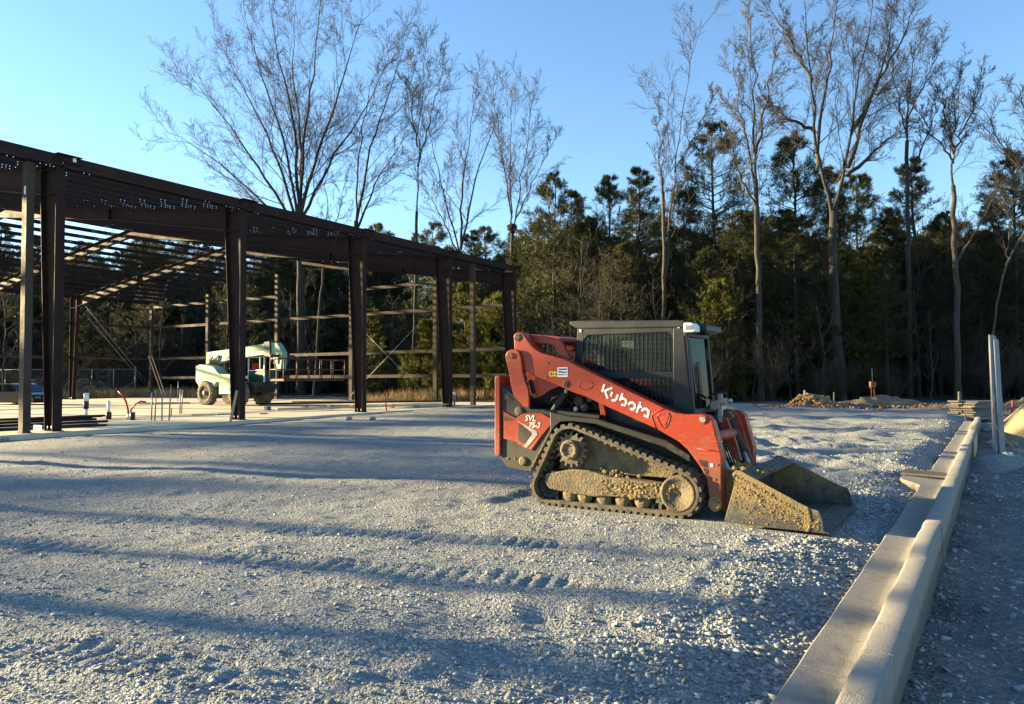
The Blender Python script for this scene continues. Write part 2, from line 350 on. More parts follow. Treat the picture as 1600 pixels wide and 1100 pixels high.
# ------------------------------------------------------------------ noise
def vnoise(x, y, seed=0):
    x = np.asarray(x, np.float64); y = np.asarray(y, np.float64)
    ix = np.floor(x).astype(np.int64); iy = np.floor(y).astype(np.int64); fx = x - ix; fy = y - iy
    def h(a, b):
        n = (a * 374761393 + b * 668265263 + seed * 974711) & 0xffffffff
        n = ((n ^ (n >> 13)) * 1274126177) & 0xffffffff
        n = ((n ^ (n >> 16)) * 2246822519) & 0xffffffff
        return ((n ^ (n >> 15)) & 0xffff) / 65535.0
    u = fx * fx * (3 - 2 * fx); v = fy * fy * (3 - 2 * fy)
    return ((h(ix, iy) * (1 - u) + h(ix + 1, iy) * u) * (1 - v) + (h(ix, iy + 1) * (1 - u) + h(ix + 1, iy + 1) * u) * v) * 2 - 1
def sstep(a, b, x):
    t = np.clip((x - a) / (b - a), 0, 1); return t * t * (3 - 2 * t)

# ------------------------------------------------------------------ the lie of the land
KD = np.array([0.5459, 0.8379]); KN = np.array([0.8379, -0.5459]); KOFF = 0.872    # kerb direction and its normal
KW = 0.44
BA = math.atan2(0.8563, 0.5165); BORG = np.array([-12.6, 20.6]); BB = np.array([0.5165, 0.8563]); BL = np.array([-0.8563, 0.5165])
BAY = 6.19; BW = 34.0; F0, F1 = -2, 4
def land(x, y):
    x = np.asarray(x, float); y = np.asarray(y, float)
    n = x * KN[0] + y * KN[1] + KOFF; s = x * KD[0] + y * KD[1]
    bx = (x - BORG[0]) * BB[0] + (y - BORG[1]) * BB[1]; by = (x - BORG[0]) * BL[0] + (y - BORG[1]) * BL[1]
    z = 0.025 * vnoise(x / 1.7, y / 1.3, 1) + 0.014 * vnoise(x / 0.55, y / 0.45, 2) + 0.008 * vnoise(x / 0.2, y / 0.2, 3) + 0.005 * vnoise(x / 0.075, y / 0.075, 4)
    # wheel and track churn on the right half and in the foreground
    churn = sstep(2.5, 5.0, x + 0.0 * y) * sstep(9, 11.5, y) + 0.6 * np.exp(-((x - 0.5) ** 2 / 2.2 + (y - 4.1) ** 2 / 0.9)) + 0.45 * np.exp(-((x + 0.5) ** 2 / 1.2 + (y - 3.3) ** 2 / 0.5))
    rd = np.abs(vnoise(x / 2.6 + 0.3 * vnoise(x, y, 9), y / 0.9, 5))
    z = z + churn * (0.15 * (0.5 - rd) + 0.045 * vnoise(x / 0.4, y / 0.35, 6) + 0.018 * np.abs(vnoise(x / 0.16, y / 0.14, 7)))
    # track ridges left by turning machines
    for (cx, cy, rr, a0) in ((-1.2, 11.0, 7.0, 1), (-1.2, 11.0, 7.35, 1), (6.5, 3.0, 5.4, .7), (6.5, 3.0, 5.72, .7), (9, 22, 6.0, 1.6), (9, 22, 6.45, 1.6)):
        d = np.hypot(x - cx, y - cy) - rr
        z = z + 0.022 * a0 * np.exp(-(d / 0.05) ** 2) * (0.6 + 0.6 * vnoise(x * 4, y * 4, 11))
    for (ax, ay, bx_, by_) in ((-6.0, 7.0, 4.2, 4.3), (-6.0, 8.15, 4.8, 5.3), (-3.8, 4.6, 1.2, 2.4), (3.2, 17.5, 8.8, 13.2), (4.0, 18.5, 9.6, 14.2), (2.2, 22.0, 10, 19.0)):
        L_ = math.hypot(bx_ - ax, by_ - ay); tx, ty = (bx_ - ax) / L_, (by_ - ay) / L_
        ss = (x - ax) * tx + (y - ay) * ty; dd = -(x - ax) * ty + (y - ay) * tx + 0.12 * vnoise(ss / 1.5, 0 * ss + ax, 17)
        lane = sstep(.19, .14, np.abs(dd)) * sstep(-.3, .3, ss) * sstep(L_ + .3, L_ - .3, ss) * np.clip(.6 + .8 * vnoise(ss / .8, dd / .8, 18), 0, 1)
        z = z + lane * (-0.018 + 0.013 * np.cos(ss * 2 * math.pi / 0.13)) + 0.016 * np.exp(-((np.abs(dd) - .20) / .035) ** 2) * sstep(-.3, .3, ss) * sstep(L_ + .3, L_ - .3, ss)
    mx = (x - 1.75) * 0.8406 + (y - 7.76) * -0.5417; my = (x - 1.75) * 0.5417 + (y - 7.76) * 0.8406
    foot = sstep(-2.4, -2.1, mx) * sstep(1.75, 1.5, mx) * sstep(-.5, -.2, my) * sstep(2.0, 1.7, my)
    z = z * (1 - .85 * foot) - 0.03 * foot
    z = z * (0.4 + 0.6 * sstep(0.0, -0.35, n)) - 0.075 * np.exp(-(np.minimum(n, 0) / 0.35) ** 2)
    # verge right of the kerb lies lower
    ver = sstep(KW - 0.12, KW - 0.02, n)
    z2 = -0.20 - 0.02 * np.clip(n - KW, 0, 6) + 0.06 * vnoise(x / 0.9, y / 0.9, 12) + 0.03 * vnoise(x / 0.3, y / 0.3, 13) + 0.012 * vnoise(x / 0.1, y / 0.1, 14) + 0.06 * np.exp(-((n - 1.3) / 0.35) ** 2)
    z = z * (1 - ver) + z2 * ver
    under = sstep(-0.02, 0.06, n) * sstep(KW - 0.04, KW - 0.12, n); z = z * (1 - under) + under * (-0.26)
    # gravel falls away from the slab edge near the first bays
    near = sstep(-3.2, -0.4, by) * sstep(36, 34, by)
    z = z - 0.10 * near * sstep(16, 4, bx)
    inside = sstep(-0.16, -0.10, by) * sstep(BW + 0.3, BW + 0.25, by) * sstep(F0 * BAY - .66, F0 * BAY - .6, bx) * sstep(25.0, 24.95, bx)
    z = z * (1 - inside) - 0.25 * inside
    z = z + 0.02 * sstep(60, 110, y) * (y - 60)
    z = z + 0.15 * vnoise(x / 6, y / 6, 15) * sstep(38, 46, y)
    return z
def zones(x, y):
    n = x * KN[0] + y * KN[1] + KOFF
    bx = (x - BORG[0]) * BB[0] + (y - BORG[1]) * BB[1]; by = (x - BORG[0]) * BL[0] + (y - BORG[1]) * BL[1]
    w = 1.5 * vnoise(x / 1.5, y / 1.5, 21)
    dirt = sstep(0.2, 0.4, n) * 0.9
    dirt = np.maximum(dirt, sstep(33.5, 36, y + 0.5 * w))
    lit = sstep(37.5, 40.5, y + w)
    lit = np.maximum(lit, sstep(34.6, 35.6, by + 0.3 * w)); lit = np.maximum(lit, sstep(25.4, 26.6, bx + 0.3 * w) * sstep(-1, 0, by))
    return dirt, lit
def build_ground():
    def axis(c0, c1, fine, lo, hi, g):
        a = list(np.arange(c0, c1, fine)); st = fine; v = a[-1]
        while v < hi: st *= g; v += st; a.append(v)
        st = fine; v = c0; pre = []
        while v > lo: st *= g; v -= st; pre.append(v)
        return np.array(pre[::-1] + a)
    xs = axis(-4.2, 6.2, 0.042, -400, 400, 1.035)
    ys = [2.2]
    while ys[-1] < 12: ys.append(ys[-1] + max(0.030, 0.0072 * ys[-1]))
    st = 0.075
    while ys[-1] < 600: st *= 1.018; ys.append(ys[-1] + st)
    pre = []; st = 0.03; v = 2.2
    while v > -60: st *= 1.15; v -= st; pre.append(v)
    ys = np.array(pre[::-1] + ys)
    X, Y = np.meshgrid(xs, ys); Z = land(X, Y)
    nx, ny = len(xs), len(ys)
    V = np.stack([X.ravel(), Y.ravel(), Z.ravel()], 1)
    i = np.arange(nx * ny).reshape(ny, nx)
    F = np.stack([i[:-1, :-1].ravel(), i[:-1, 1:].ravel(), i[1:, 1:].ravel(), i[1:, :-1].ravel()], 1)
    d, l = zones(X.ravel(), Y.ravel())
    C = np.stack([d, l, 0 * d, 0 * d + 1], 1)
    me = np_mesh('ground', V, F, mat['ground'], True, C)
    tag(link('ground', me), kind='structure')
    print('ground', nx, ny)
build_ground()

def chips(name, X, Y, S, flat, seed, lum=(0.45, 1.25), sink=0.25, material='stone', warm=0.06, Zf=land):
    """angular crushed stones, joined into one sheet of stuff"""
    rg = np.random.default_rng(seed); n = len(X)
    base = np.array([(x, y, z) for x in (-1, 1) for y in (-1, 1) for z in (-1, 1)], float)
    P = base[None] * (1 + rg.uniform(-0.45, 0.25, (n, 8, 3)))
    P[:, :, 2] *= rg.uniform(flat[0], flat[1], (n, 1)); P[:, :, 1] *= rg.uniform(0.45, 0.95, (n, 1))
    P *= S[:, None, None]
    a = rg.uniform(0, 6.283, n); t = rg.normal(0, 0.28, n); t2 = rg.normal(0, 0.28, n)
    ca, sa = np.cos(a)[:, None], np.sin(a)[:, None]
    y_, z_ = P[:, :, 1] * np.cos(t)[:, None] - P[:, :, 2] * np.sin(t)[:, None], P[:, :, 1] * np.sin(t)[:, None] + P[:, :, 2] * np.cos(t)[:, None]
    x_ = P[:, :, 0]; x_, z_ = x_ * np.cos(t2)[:, None] - z_ * np.sin(t2)[:, None], x_ * np.sin(t2)[:, None] + z_ * np.cos(t2)[:, None]
    Q = np.stack([x_ * ca - y_ * sa + X[:, None], x_ * sa + y_ * ca + Y[:, None], z_ + (Zf(X, Y) + S * (0.5 - sink) * 0.6)[:, None]], 2)
    f = np.array([(0, 1, 3, 2), (4, 6, 7, 5), (0, 4, 5, 1), (2, 3, 7, 6), (0, 2, 6, 4), (1, 5, 7, 3)])
    F = (f[None] + (np.arange(n) * 8)[:, None, None]).reshape(-1, 4)
    l = rg.uniform(lum[0], lum[1], n); w = rg.uniform(-warm, warm, n)
    C = np.repeat(np.stack([l * (1 + w), l, l * (1 - w), np.ones(n)], 1)[:, None], 8, 1).reshape(-1, 4)
    return np_mesh(name, Q.reshape(-1, 3), F, mat[material], False, C)
def scatter_gravel():
    rg = np.random.default_rng(5)
    # rubble: dense close by, thinning out with distance
    N = 96000
    Y = 2.3 * np.exp(rg.uniform(0, 1, N) ** 0.9 * math.log(24 / 2.3)); X = rg.uniform(-0.86, 1.0, N) * Y
    n = X * KN[0] + Y * KN[1] + KOFF
    patch = vnoise(X / 0.8, Y / 0.6, 31) + 0.6 * vnoise(X / 0.3, Y / 0.25, 32)
    mx = (X - 1.75) * 0.8406 + (Y - 7.76) * -0.5417; my = (X - 1.75) * 0.5417 + (Y - 7.76) * 0.8406
    keep = (n < -0.02) & ~((mx > .45) & (mx < 1.47) & (my > -.14) & (my < 1.58)) & (rg.uniform(-1.2, 0.9, N) < patch + 0.8 * np.exp(-((n + 0.5) / 0.7) ** 2))
    X, Y, n = X[keep], Y[keep], n[keep]
    S = 0.0045 * np.exp(rg.normal(0, 0.5, len(X))) * (1 + 0.5 * np.exp(-((n + 0.35) / 0.55) ** 2)) * (1 + 0.035 * Y)
    tag(link('gravel_stones', chips('gravel_stones', X, Y, np.clip(S, 0.003, 0.02), (0.2, 0.5), 6)), 'loose grey crushed stone strewn over the lot', 'gravel', kind='stuff')
    # coarse windrow along the gutter
    N = 13000; s = rg.uniform(2.2, 14, N); nn = -np.abs(rg.normal(0.0, 0.42, N)) - 0.03
    q = (s[:, None] * KD + (nn - KOFF)[:, None] * KN); mx = (q[:, 0] - 1.75) * 0.8406 + (q[:, 1] - 7.76) * -0.5417; my = (q[:, 0] - 1.75) * 0.5417 + (q[:, 1] - 7.76) * 0.8406; pk = (vnoise(s / 0.7, nn / 0.3, 33) > -0.35) & ~((mx < 1.5) & (my > -.2) & (my < 1.6))
    q = q[pk]; S = 0.0088 * np.exp(rg.normal(0, 0.5, len(q)))
    tag(link('coarse_rubble', chips('coarse_rubble', q[:, 0], q[:, 1], np.clip(S, 0.004, 0.03), (0.2, 0.5), 7, (0.4, 1.1))), 'coarse broken stone heaped against the gutter edge', 'rubble', kind='stuff')
    # right-hand verge
    N = 9000; s = rg.uniform(2.4, 16, N); nn = KW + 0.03 + rg.uniform(0, 1, N) ** 1.3 * 4
    q = (s[:, None] * KD + (nn - KOFF)[:, None] * KN); S = 0.008 * np.exp(rg.normal(0, 0.55, N))
    tag(link('verge_stones', chips('verge_stones', q[:, 0], q[:, 1], np.clip(S, 0.003, 0.05), (0.2, 0.5), 8)), 'grey chips scattered over the low dirt verge behind the kerb', 'stones', kind='stuff')
scatter_gravel()
# ------------------------------------------------------------------ kerb and gutter
def kpt(n, s, z): return np.array([s * KD[0] + (n - KOFF) * KN[0], s * KD[1] + (n - KOFF) * KN[1], z])
def build_kerb():
    root = tag(empty('kerb', kpt(0, 3, 0)), kind='structure')
    o0 = kpt(0, 3, 0)
    rg = random.Random(3)
    cuts = [0.6, 3.9, 6.05, 7.55, 9.0, 11.2, 13.3, 15.4, 17.6, 19.8, 22.0, 24.3, 27.4]
    for ci in range(len(cuts) - 1):
        a, b = cuts[ci] + 0.004, cuts[ci + 1] - 0.004
        ns = max(4, int((b - a) / 0.045)); dz = rg.uniform(-0.003, 0.003); dn = rg.uniform(-0.003, 0.003)
        V = []
        for k in range(ns + 1):
            s = a + (b - a) * k / ns
            w = 0.005 * float(vnoise(s / 0.35, 0.5, 41)) + 0.004 * float(vnoise(s / 0.1, 0.5, 42)); w2 = 0.0012 * float(vnoise(s / 0.5, 7.5, 43))
            bump = 0.0
            if 10.9 < s < 12.9: bump = -0.30 * float(sstep(10.95, 11.75, s) * sstep(12.75, 12.35, s))
            e = 0.006 * float(vnoise(s / 0.3, 3.3, 44))
            prof = [(bump + e, -0.22), (bump + e + 0.004, 0.006), (bump + e + 0.018, 0.022), (0.10 + bump * .5, 0.013), (0.19, 0.004), (0.245 + w, 0.004),
                    (0.268 + w, 0.020), (0.282 + w, 0.06), (0.293 + w, 0.115), (0.304 + w, 0.143), (0.322 + w, 0.154 + w2), (0.430, 0.152 + w2), (0.438, 0.149), (0.4415, 0.142), (0.4425, 0.13), (0.444, -0.10), (0.446, -0.32)]
            for (n, z) in prof: V.append(kpt(n + dn, s, z + (dz if z > 0.05 else dz * .4)) - o0)
        m = 17; F = []
        for k in range(ns):
            for j in range(m - 1): F.append((k * m + j, k * m + j + 1, (k + 1) * m + j + 1, (k + 1) * m + j))
        me = bpy.data.meshes.new('kerb_section'); me.from_pydata([tuple(v) for v in V], [], F + [tuple(range(m - 1, -1, -1)), tuple(ns * m + j for j in range(m))])
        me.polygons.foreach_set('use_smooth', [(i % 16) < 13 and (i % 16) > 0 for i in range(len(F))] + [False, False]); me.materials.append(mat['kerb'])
        o = link('kerb_section', me, root)
        es = o.modifiers.new('edges', 'EDGE_SPLIT'); es.split_angle = R(40)
    # dark board laid across the gutter
    b = MB()
    A, B_, C_, D_ = kpt(-0.30, 12.0, 0), kpt(-0.30, 12.55, 0), kpt(0.27, 12.25, 0), kpt(0.27, 11.85, 0)
    c = (A + B_ + C_ + D_) / 4
    vs = [tuple(p - c + np.array([0, 0, z])) for z in (0.03, 0.065) for p in (A, B_, C_, D_)]
    b.add(vs, [(3, 2, 1, 0), (4, 5, 6, 7), (0, 1, 5, 4), (1, 2, 6, 5), (2, 3, 7, 6), (3, 0, 4, 7)])
    tag(b.build('gutter_board', mat['mudboard'], None, 0.006, loc=c), 'dark wet board laid across the gutter beside the kerb', 'board')
build_kerb()

# ------------------------------------------------------------------ slab
def build_slab():
    b = MB(); b.span((F0 * BAY - .7, -0.32, -0.30), (24.98, BW + 0.2, 0.03))
    o = b.build('concrete_slab', mat['slab'], None, 0.01, loc=(BORG[0], BORG[1], 0)); o.rotation_euler = (0, 0, BA)
    tag(o, kind='structure')
build_slab()

# ------------------------------------------------------------------ steel building frame
SL = 0.125; EAVE = 7.38; RIDGE = EAVE + SL * BW / 2
def build_frame():
    root = tag(empty('steel_building_frame', (BORG[0], BORG[1], 0.03), BA),
               'open dark red-oxide steel building frame with purlins standing on a concrete slab', 'building frame')
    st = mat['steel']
    def column_mesh(side):
        b = MB(); g = 1 if side == 0 else -1
        d0, d1, h, fl = 0.40, 0.82, EAVE - 0.02, 0.26
        yo = 0
        b.box((0, g * 0.008, h / 2), (fl, 0.016, h))                            # outer flange
        hk = h - 0.72                                                           # inner flange up to the knee
        b.bar((0, g * d0, 0.02), (0, g * d1, hk), fl, 0.016, (0, 1, 0))
        poly = [(0.016, 0.02), (d0 - .008, 0.02), (d1 - .008, hk), (d1 - .008, h), (0.016, h)]
        vs = [(x, g * y, z) for x in (-0.006, 0.006) for y, z in poly]; n = 5
        b.add(vs, [tuple(range(n)), tuple(range(2 * n - 1, n - 1, -1))] + [(i, (i + 1) % n, (i + 1) % n + n, i + n) for i in range(n)])
        b.box((0, g * (d1 + .012) / 2, hk + .01), (fl - .02, d1 - .03, 0.014)); b.box((0, g * d1 / 2, h + .006), (fl, d1, 0.014))
        b.box((0, g * d1, h - .36), (fl, 0.02, 0.72))
        b.box((0, g * d0 / 2, 0.01), (fl + 0.06, d0 + 0.1, 0.02))
        return b.mesh('column', st)
    def bolt_mesh():
        return MB().tube([(0, 0, 0), (0, 0, 0.14)], 0.014, 6).mesh('anchor_bolt', mat['bright'])
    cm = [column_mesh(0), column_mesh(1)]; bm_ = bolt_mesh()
    rise = math.atan(SL)
    def rafter_mesh(side, d0=0.74, dm=0.42):
        b = MB(); g = 1 if side == 0 else -1; y0, y1 = (0.83, BW / 2) if side == 0 else (BW - 0.83, BW / 2)
        z0, z1 = EAVE + SL * 0.83 - .02, RIDGE - 0.02
        ym = y0 + (y1 - y0) * 0.45; zm = z0 + (z1 - z0) * 0.45
        b.bar((0, y0, z0), (0, y1, z1), 0.22, 0.014)
        b.bar((0, y0, z0 - d0), (0, ym, zm - dm), 0.22, 0.014); b.bar((0, ym, zm - dm), (0, y1, z1 - dm), 0.22, 0.014)
        poly = [(y0, z0 - .007), (y1, z1 - .007), (y1, z1 - dm), (ym, zm - dm), (y0, z0 - d0)]; n = 5
        vs = [(x, y, z) for x in (-0.005, 0.005) for y, z in poly]
        b.add(vs, [tuple(range(n)), tuple(range(2 * n - 1, n - 1, -1))] + [(i, (i + 1) % n, (i + 1) % n + n, i + n) for i in range(n)])
        b.box((0, y0 + g * .012, z0 - d0 / 2), (0.24, 0.02, d0 + .1)); b.box((0, ym, zm - dm / 2 + .03), (0.24, 0.03, dm + 0.12))
        return b.mesh('rafter', st)
    rm = [rafter_mesh(0), rafter_mesh(1)]
    near_posts = []; gable = [rafter_mesh(0, 0.30, 0.30), rafter_mesh(1, 0.30, 0.30)]
    for k in range(F0, F1 + 1):
        x = k * BAY
        for side in (0, 1):
            if k == F0:
                hp_ = (x, 0.15 if side == 0 else BW - .15); link('rafter', gable[side], root, (x, 0, 0)); near_posts.append(hp_); continue
            if k == F1 and side == 1: continue
            c = link('column', cm[side], root, (x, 0 if side == 0 else BW, 0))
            
            for ax in (-0.09, 0.09):
                for ay in (0.1, 0.3): link('anchor_bolt', bm_, c, (ax, ay if side == 0 else -ay, 0.02))
            link('rafter', rm[side], root, (x, 0, 0))
    # purlins: Z sections with punched lap holes near both ends
    def purlin_mesh(L=BAY):
        b = MB(); H = 0.215; t = 0.004; fl = 0.075; d = 0.02
        b.span((0, 0, H - t), (L, fl, H)); b.span((0, -fl, 0), (L, 0, t))
        zl = [(t, 0.055), (0.055 + d, 0.135), (0.135 + d, H - t)]
        for a, c in zl: b.span((0, -t / 2, a), (L, t / 2, c))
        hx = []
        for e0, sgn in ((0.10, 1), (L - 0.10, -1)):
            for q in (0.0, 0.16, 0.85, 1.01): hx.append(e0 + sgn * q)
        hx = sorted(hx)
        for z0 in (0.055, 0.135):
            p = 0.0
            for h in hx: b.span((p, -t / 2, z0), (h - d / 2, t / 2, z0 + d)); p = h + d / 2
            b.span((p, -t / 2, z0), (L, t / 2, z0 + d))
        return b.mesh('purlin', st)
    pm = purlin_mesh(BAY - 0.006)
    ys = [0.6 + 1.25 * i for i in range(13)]
    for k in range(F0, F1):
        for y in ys:
            for yy, zz, rx in ((y, EAVE + SL * y, math.atan(SL)), (BW - y, EAVE + SL * y, -math.atan(SL))):
                if k < 1 and yy > BW / 2: continue          # far-slope purlins left out of unseen bays to let sun onto the lot
                link('purlin', pm, root, (k * BAY + .003, yy, zz - 0.005), (rx, 0, 0))
        for y in (BW / 2 - 0.22, BW / 2 + 0.22): link('purlin', pm, root, (k * BAY + .003, y, RIDGE - 0.02))
    def strut_mesh():
        b = MB(); L = BAY - .01
        b.span((0, -0.004, 0), (L, 0.0, 0.30)); b.span((0, 0, 0.297), (L, 0.10, 0.30)); b.span((0, 0, 0), (L, 0.10, 0.003)); return b.mesh('eave_strut', st)
    sm = strut_mesh()
    def clip_mesh():
        b = MB(); b.span((-0.35, -0.05, 0.06), (0.35, -0.008, 0.27)); b.span((-0.35, -0.18, 0.255), (0.35, -0.05, 0.27)); b.box((0.18, -0.055, .17), (0.10, 0.006, .13)); return b.mesh('strut_clip', st)
    km = clip_mesh()
    for k in range(F0, F1):
        link('eave_strut', sm, root, (k * BAY + .005, -0.10, EAVE + 0.02))
        link('eave_strut', sm, root, ((k + 1) * BAY - .005, BW + 0.10, EAVE + 0.02), (0, 0, math.pi))
    for k in range(F0, F1 + 1): link('strut_clip', km, root, (k * BAY + .1, -0.10, EAVE + 0.05))
    # flange braces from purlin to rafter
    for k in range(F0, F1 + 1):
        for y in (2.2, 8.0):
            for g in ((1,) if k == F0 else (-1,) if k == F1 else (1, -1)):
                MB().bar((0.02 * g, y, EAVE + SL * y - 0.66), (0.65 * g, y, EAVE + SL * y + 0.05), 0.04, 0.006).build('flange_brace', st, root, loc=(k * BAY, 0, 0))
    # wall posts of the far gable and girts
    xe = F1 * BAY; ks = [5.6, 12.4, 19.4, 26.9, 33.9]
    def roofz(y): return EAVE + SL * min(y, BW - y)
    def hpost(x, y, h, w=0.2, d=0.26, name='wall_post'):
        b = MB(); b.box((0, -d / 2, h / 2), (w, 0.008, h)); b.box((0, d / 2, h / 2), (w, 0.008, h)); b.box((-w / 2 + .004, 0, h / 2), (0.008, d - .008, h)); b.box((w / 2 - .004, -d / 2 + .024, h / 2), (.006, .04, h)); b.box((w / 2 - .004, d / 2 - .024, h / 2), (.006, .04, h)); b.box((0, 0, .008), (w + .06, d + .06, .016))
        return b.build(name, mat['steel_sunlit'], root, loc=(x, y, 0))
    for y in ks: hpost(xe, y, roofz(y) - 0.45)
    for (x, y) in near_posts: hpost(x, y, EAVE - .05, .22, .28)
    for y in (6.0, 12.0): hpost(F0 * BAY, y, roofz(y) - .35)
    hpost(-0.78, 0.12, EAVE - .05, 0.2, 0.22); hpost(xe - 0.66 * BAY, 0.12, EAVE - .05, 0.2, 0.22)
    hpost(xe - 0.95 * BAY, 0.45, EAVE - .8, 0.22, 0.3)
    def girt_mesh(L):
        b = MB(); b.span((0, -0.004, 0), (L, 0.0, 0.2)); b.span((0, -0.07, 0.196), (L, -0.004, 0.2)); b.span((0, 0, 0), (L, 0.07, 0.004)); return b.mesh('girt', mat['steel_sunlit'])
    yy = [0.3] + ks
    for z in (1.45, 2.95, 5.45, 7.1):
        for i in range(len(yy) - 1):
            if z > 7 and i == 2: continue
            L = yy[i + 1] - yy[i] - .01
            link('girt', girt_mesh(L), root, (xe + .135, yy[i] + .005, z), (0, 0, math.pi / 2))
    gm = girt_mesh(BAY - .01)
    for z in (2.95, 5.45):
        for k in range(F0, F1): link('girt', gm, root, (k * BAY + .005, BW + 0.05, z))
    # rod bracing
    for (p, q) in (((xe - .3, 5.9, 5.3), (xe - .3, 12.2, 0.3)), ((xe - .3, 12.2, 5.3), (xe - .3, 5.9, .3)),
                   ((xe - BAY * 1.0, BW - .5, 7.0), (xe, BW - .5, 0.2)), ((xe - BAY * .95, BW - .9, 7.0), (xe + .0, BW - .9, 0.2))):
        MB().tube([p, q], 0.014, 6).build('brace_rod', mat['galv'], root)
    # paper tag on the jamb
    b = MB(); b.box((-0.884, 0.09, 6.55), (0.004, 0.09, 0.22)); b.build('paper_tag', mat['white'], root)
    b = MB(); b.box((0.28, -0.162, EAVE + .24), (0.10, 0.004, 0.12)); b.build('paper_tag', mat['white'], root)
build_frame()
# ------------------------------------------------------------------ trees
def tubes_mesh(name, groups, material):
    """groups: list of (P (m,n,3), r (m,n), k sides)"""
    Vs, Fs, Ts, off = [], [], [], 0
    for P, rad, k in groups:
        m, n, _ = P.shape
        T = np.empty_like(P); T[:, 1:-1] = P[:, 2:] - P[:, :-2]; T[:, 0] = P[:, 1] - P[:, 0]; T[:, -1] = P[:, -1] - P[:, -2]
        T /= np.linalg.norm(T, axis=2, keepdims=True) + 1e-9
        ref = np.where(np.abs(T[:, :1, 2:3]) > 0.8, np.array([[[1.0, 0, 0]]]), np.array([[[0, 0, 1.0]]]))
        A = np.cross(T, np.broadcast_to(ref, T.shape)); A /= np.linalg.norm(A, axis=2, keepdims=True) + 1e-9
        B = np.cross(T, A)
        if k < 0:                                   # slim twig running out to a point
            ang = np.arange(3) * 2 * math.pi / 3
            ring = P[:, 0, None] + rad[:, 0, None, None] * (A[:, 0, None] * np.cos(ang)[None, :, None] + B[:, 0, None] * np.sin(ang)[None, :, None])
            Vs.append(np.concatenate([ring, P[:, -1:]], 1).reshape(-1, 3)); i4 = off + np.arange(m)[:, None] * 4
            Ts.append(np.concatenate([i4 + np.array([[0, 1, 3]]), i4 + np.array([[1, 2, 3]]), i4 + np.array([[2, 0, 3]])], 0)); off += m * 4; continue
        ang = np.arange(k) * 2 * math.pi / k
        ring = P[:, :, None] + rad[:, :, None, None] * (A[:, :, None] * np.cos(ang)[None, None, :, None] + B[:, :, None] * np.sin(ang)[None, None, :, None])
        Vs.append(ring.reshape(-1, 3))
        idx = off + np.arange(m * n * k).reshape(m, n, k); nx = np.roll(idx, -1, axis=2)
        Fs.append(np.stack([idx[:, :-1], nx[:, :-1], nx[:, 1:], idx[:, 1:]], 3).reshape(-1, 4)); off += m * n * k
    return np_mesh(name, np.concatenate(Vs), ([np.concatenate(Fs)] if Fs else []) + ([np.concatenate(Ts)] if Ts else []), material, True)
def resample(poly, n, rg, wob=0.0):
    p = np.asarray(poly, float); d = np.concatenate([[0], np.cumsum(np.linalg.norm(np.diff(p, axis=0), axis=1))])
    t = np.linspace(0, d[-1], n); q = np.stack([np.interp(t, d, p[:, i]) for i in range(3)], 1)
    for _ in range(2): q[1:-1] = 0.25 * q[:-2] + 0.5 * q[1:-1] + 0.25 * q[2:]
    w = rg.normal(0, wob, (n, 3)); w[0] = 0; w[:, 2] *= 0.3
    return q + w
def branch(rg, P, rad, per, t0, t1, ln, ang, npt, upw, wob, rr, rmin, tip=0.45):
    """children of polylines P (m,n,3): per children each, vectorised"""
    m, n, _ = P.shape; tot = m * per
    par = np.repeat(np.arange(m), per)
    t = np.tile((np.arange(per) + 0.5) / per, m) + rg.uniform(-0.5, 0.5, tot) / per
    t = np.clip(t0 + (t1 - t0) * t, 0, 0.999) * (n - 1)
    i = t.astype(int); f = (t - i)[:, None]
    p0 = P[par, i] * (1 - f) + P[par, i + 1] * f; r0 = rad[par, i] * (1 - f[:, 0]) + rad[par, i + 1] * f[:, 0]
    T = P[par, i + 1] - P[par, i]; T /= np.linalg.norm(T, axis=1, keepdims=True) + 1e-9
    plen = np.linalg.norm(np.diff(P, axis=1), axis=2).sum(1)[par]
    rv = rg.normal(0, 1, (tot, 3)); perp = rv - T * (rv * T).sum(1, keepdims=True); perp /= np.linalg.norm(perp, axis=1, keepdims=True) + 1e-9
    a = rg.uniform(ang[0], ang[1], tot)[:, None]
    D = T * np.cos(a) + perp * np.sin(a)
    L = (plen * ln * rg.uniform(0.55, 1.2, tot) * (1.0 - tip * (t / (n - 1))))[:, None]
    Q = np.empty((tot, npt, 3)); Q[:, 0] = p0
    for k in range(1, npt):
        D = D + np.array([0, 0, upw]) / npt + rg.normal(0, wob, (tot, 3)); D /= np.linalg.norm(D, axis=1, keepdims=True)
        Q[:, k] = Q[:, k - 1] + D * L / (npt - 1)
    rs = np.maximum(r0 * rr, rmin); ta = np.linspace(1, 0.35, npt)[None]
    return Q, np.maximum(rs[:, None] * ta, rmin * 0.6)
def bare_crown(rg, S, SR, dens=1.0, tw=0.010, up1=0.5, ln1=0.42, a1=(0.45, 0.95)):
    g = []
    P1, R1 = branch(rg, S, SR, max(3, int(15 * dens)), 0.08, 1.0, ln1 * 1.25, (0.3, 0.85), 8, up1, 0.12, 0.33, tw * 1.5)
    P2, R2 = branch(rg, P1, R1, max(3, int(9 * dens)), 0.10, 1.0, 0.50, (0.3, 0.9), 6, 0.35, 0.14, 0.5, tw)
    P3, R3 = branch(rg, P2, R2, 7, 0.08, 1.0, 0.6, (0.35, 0.95), 3, 0.2, 0.12, 0.6, tw * 0.75)
    P4, R4 = branch(rg, P3, R3, 5, 0.1, 1.0, 0.65, (0.35, 1.0), 2, 0.2, 0.12, 0.75, tw * 0.55)
    return [(P1, R1, 5), (P2, R2, 4), (P3, R3, 3), (P4, R4 * 1.25, -3)]
def pad(stems, rads, n):
    return np.stack(stems), np.stack(rads)
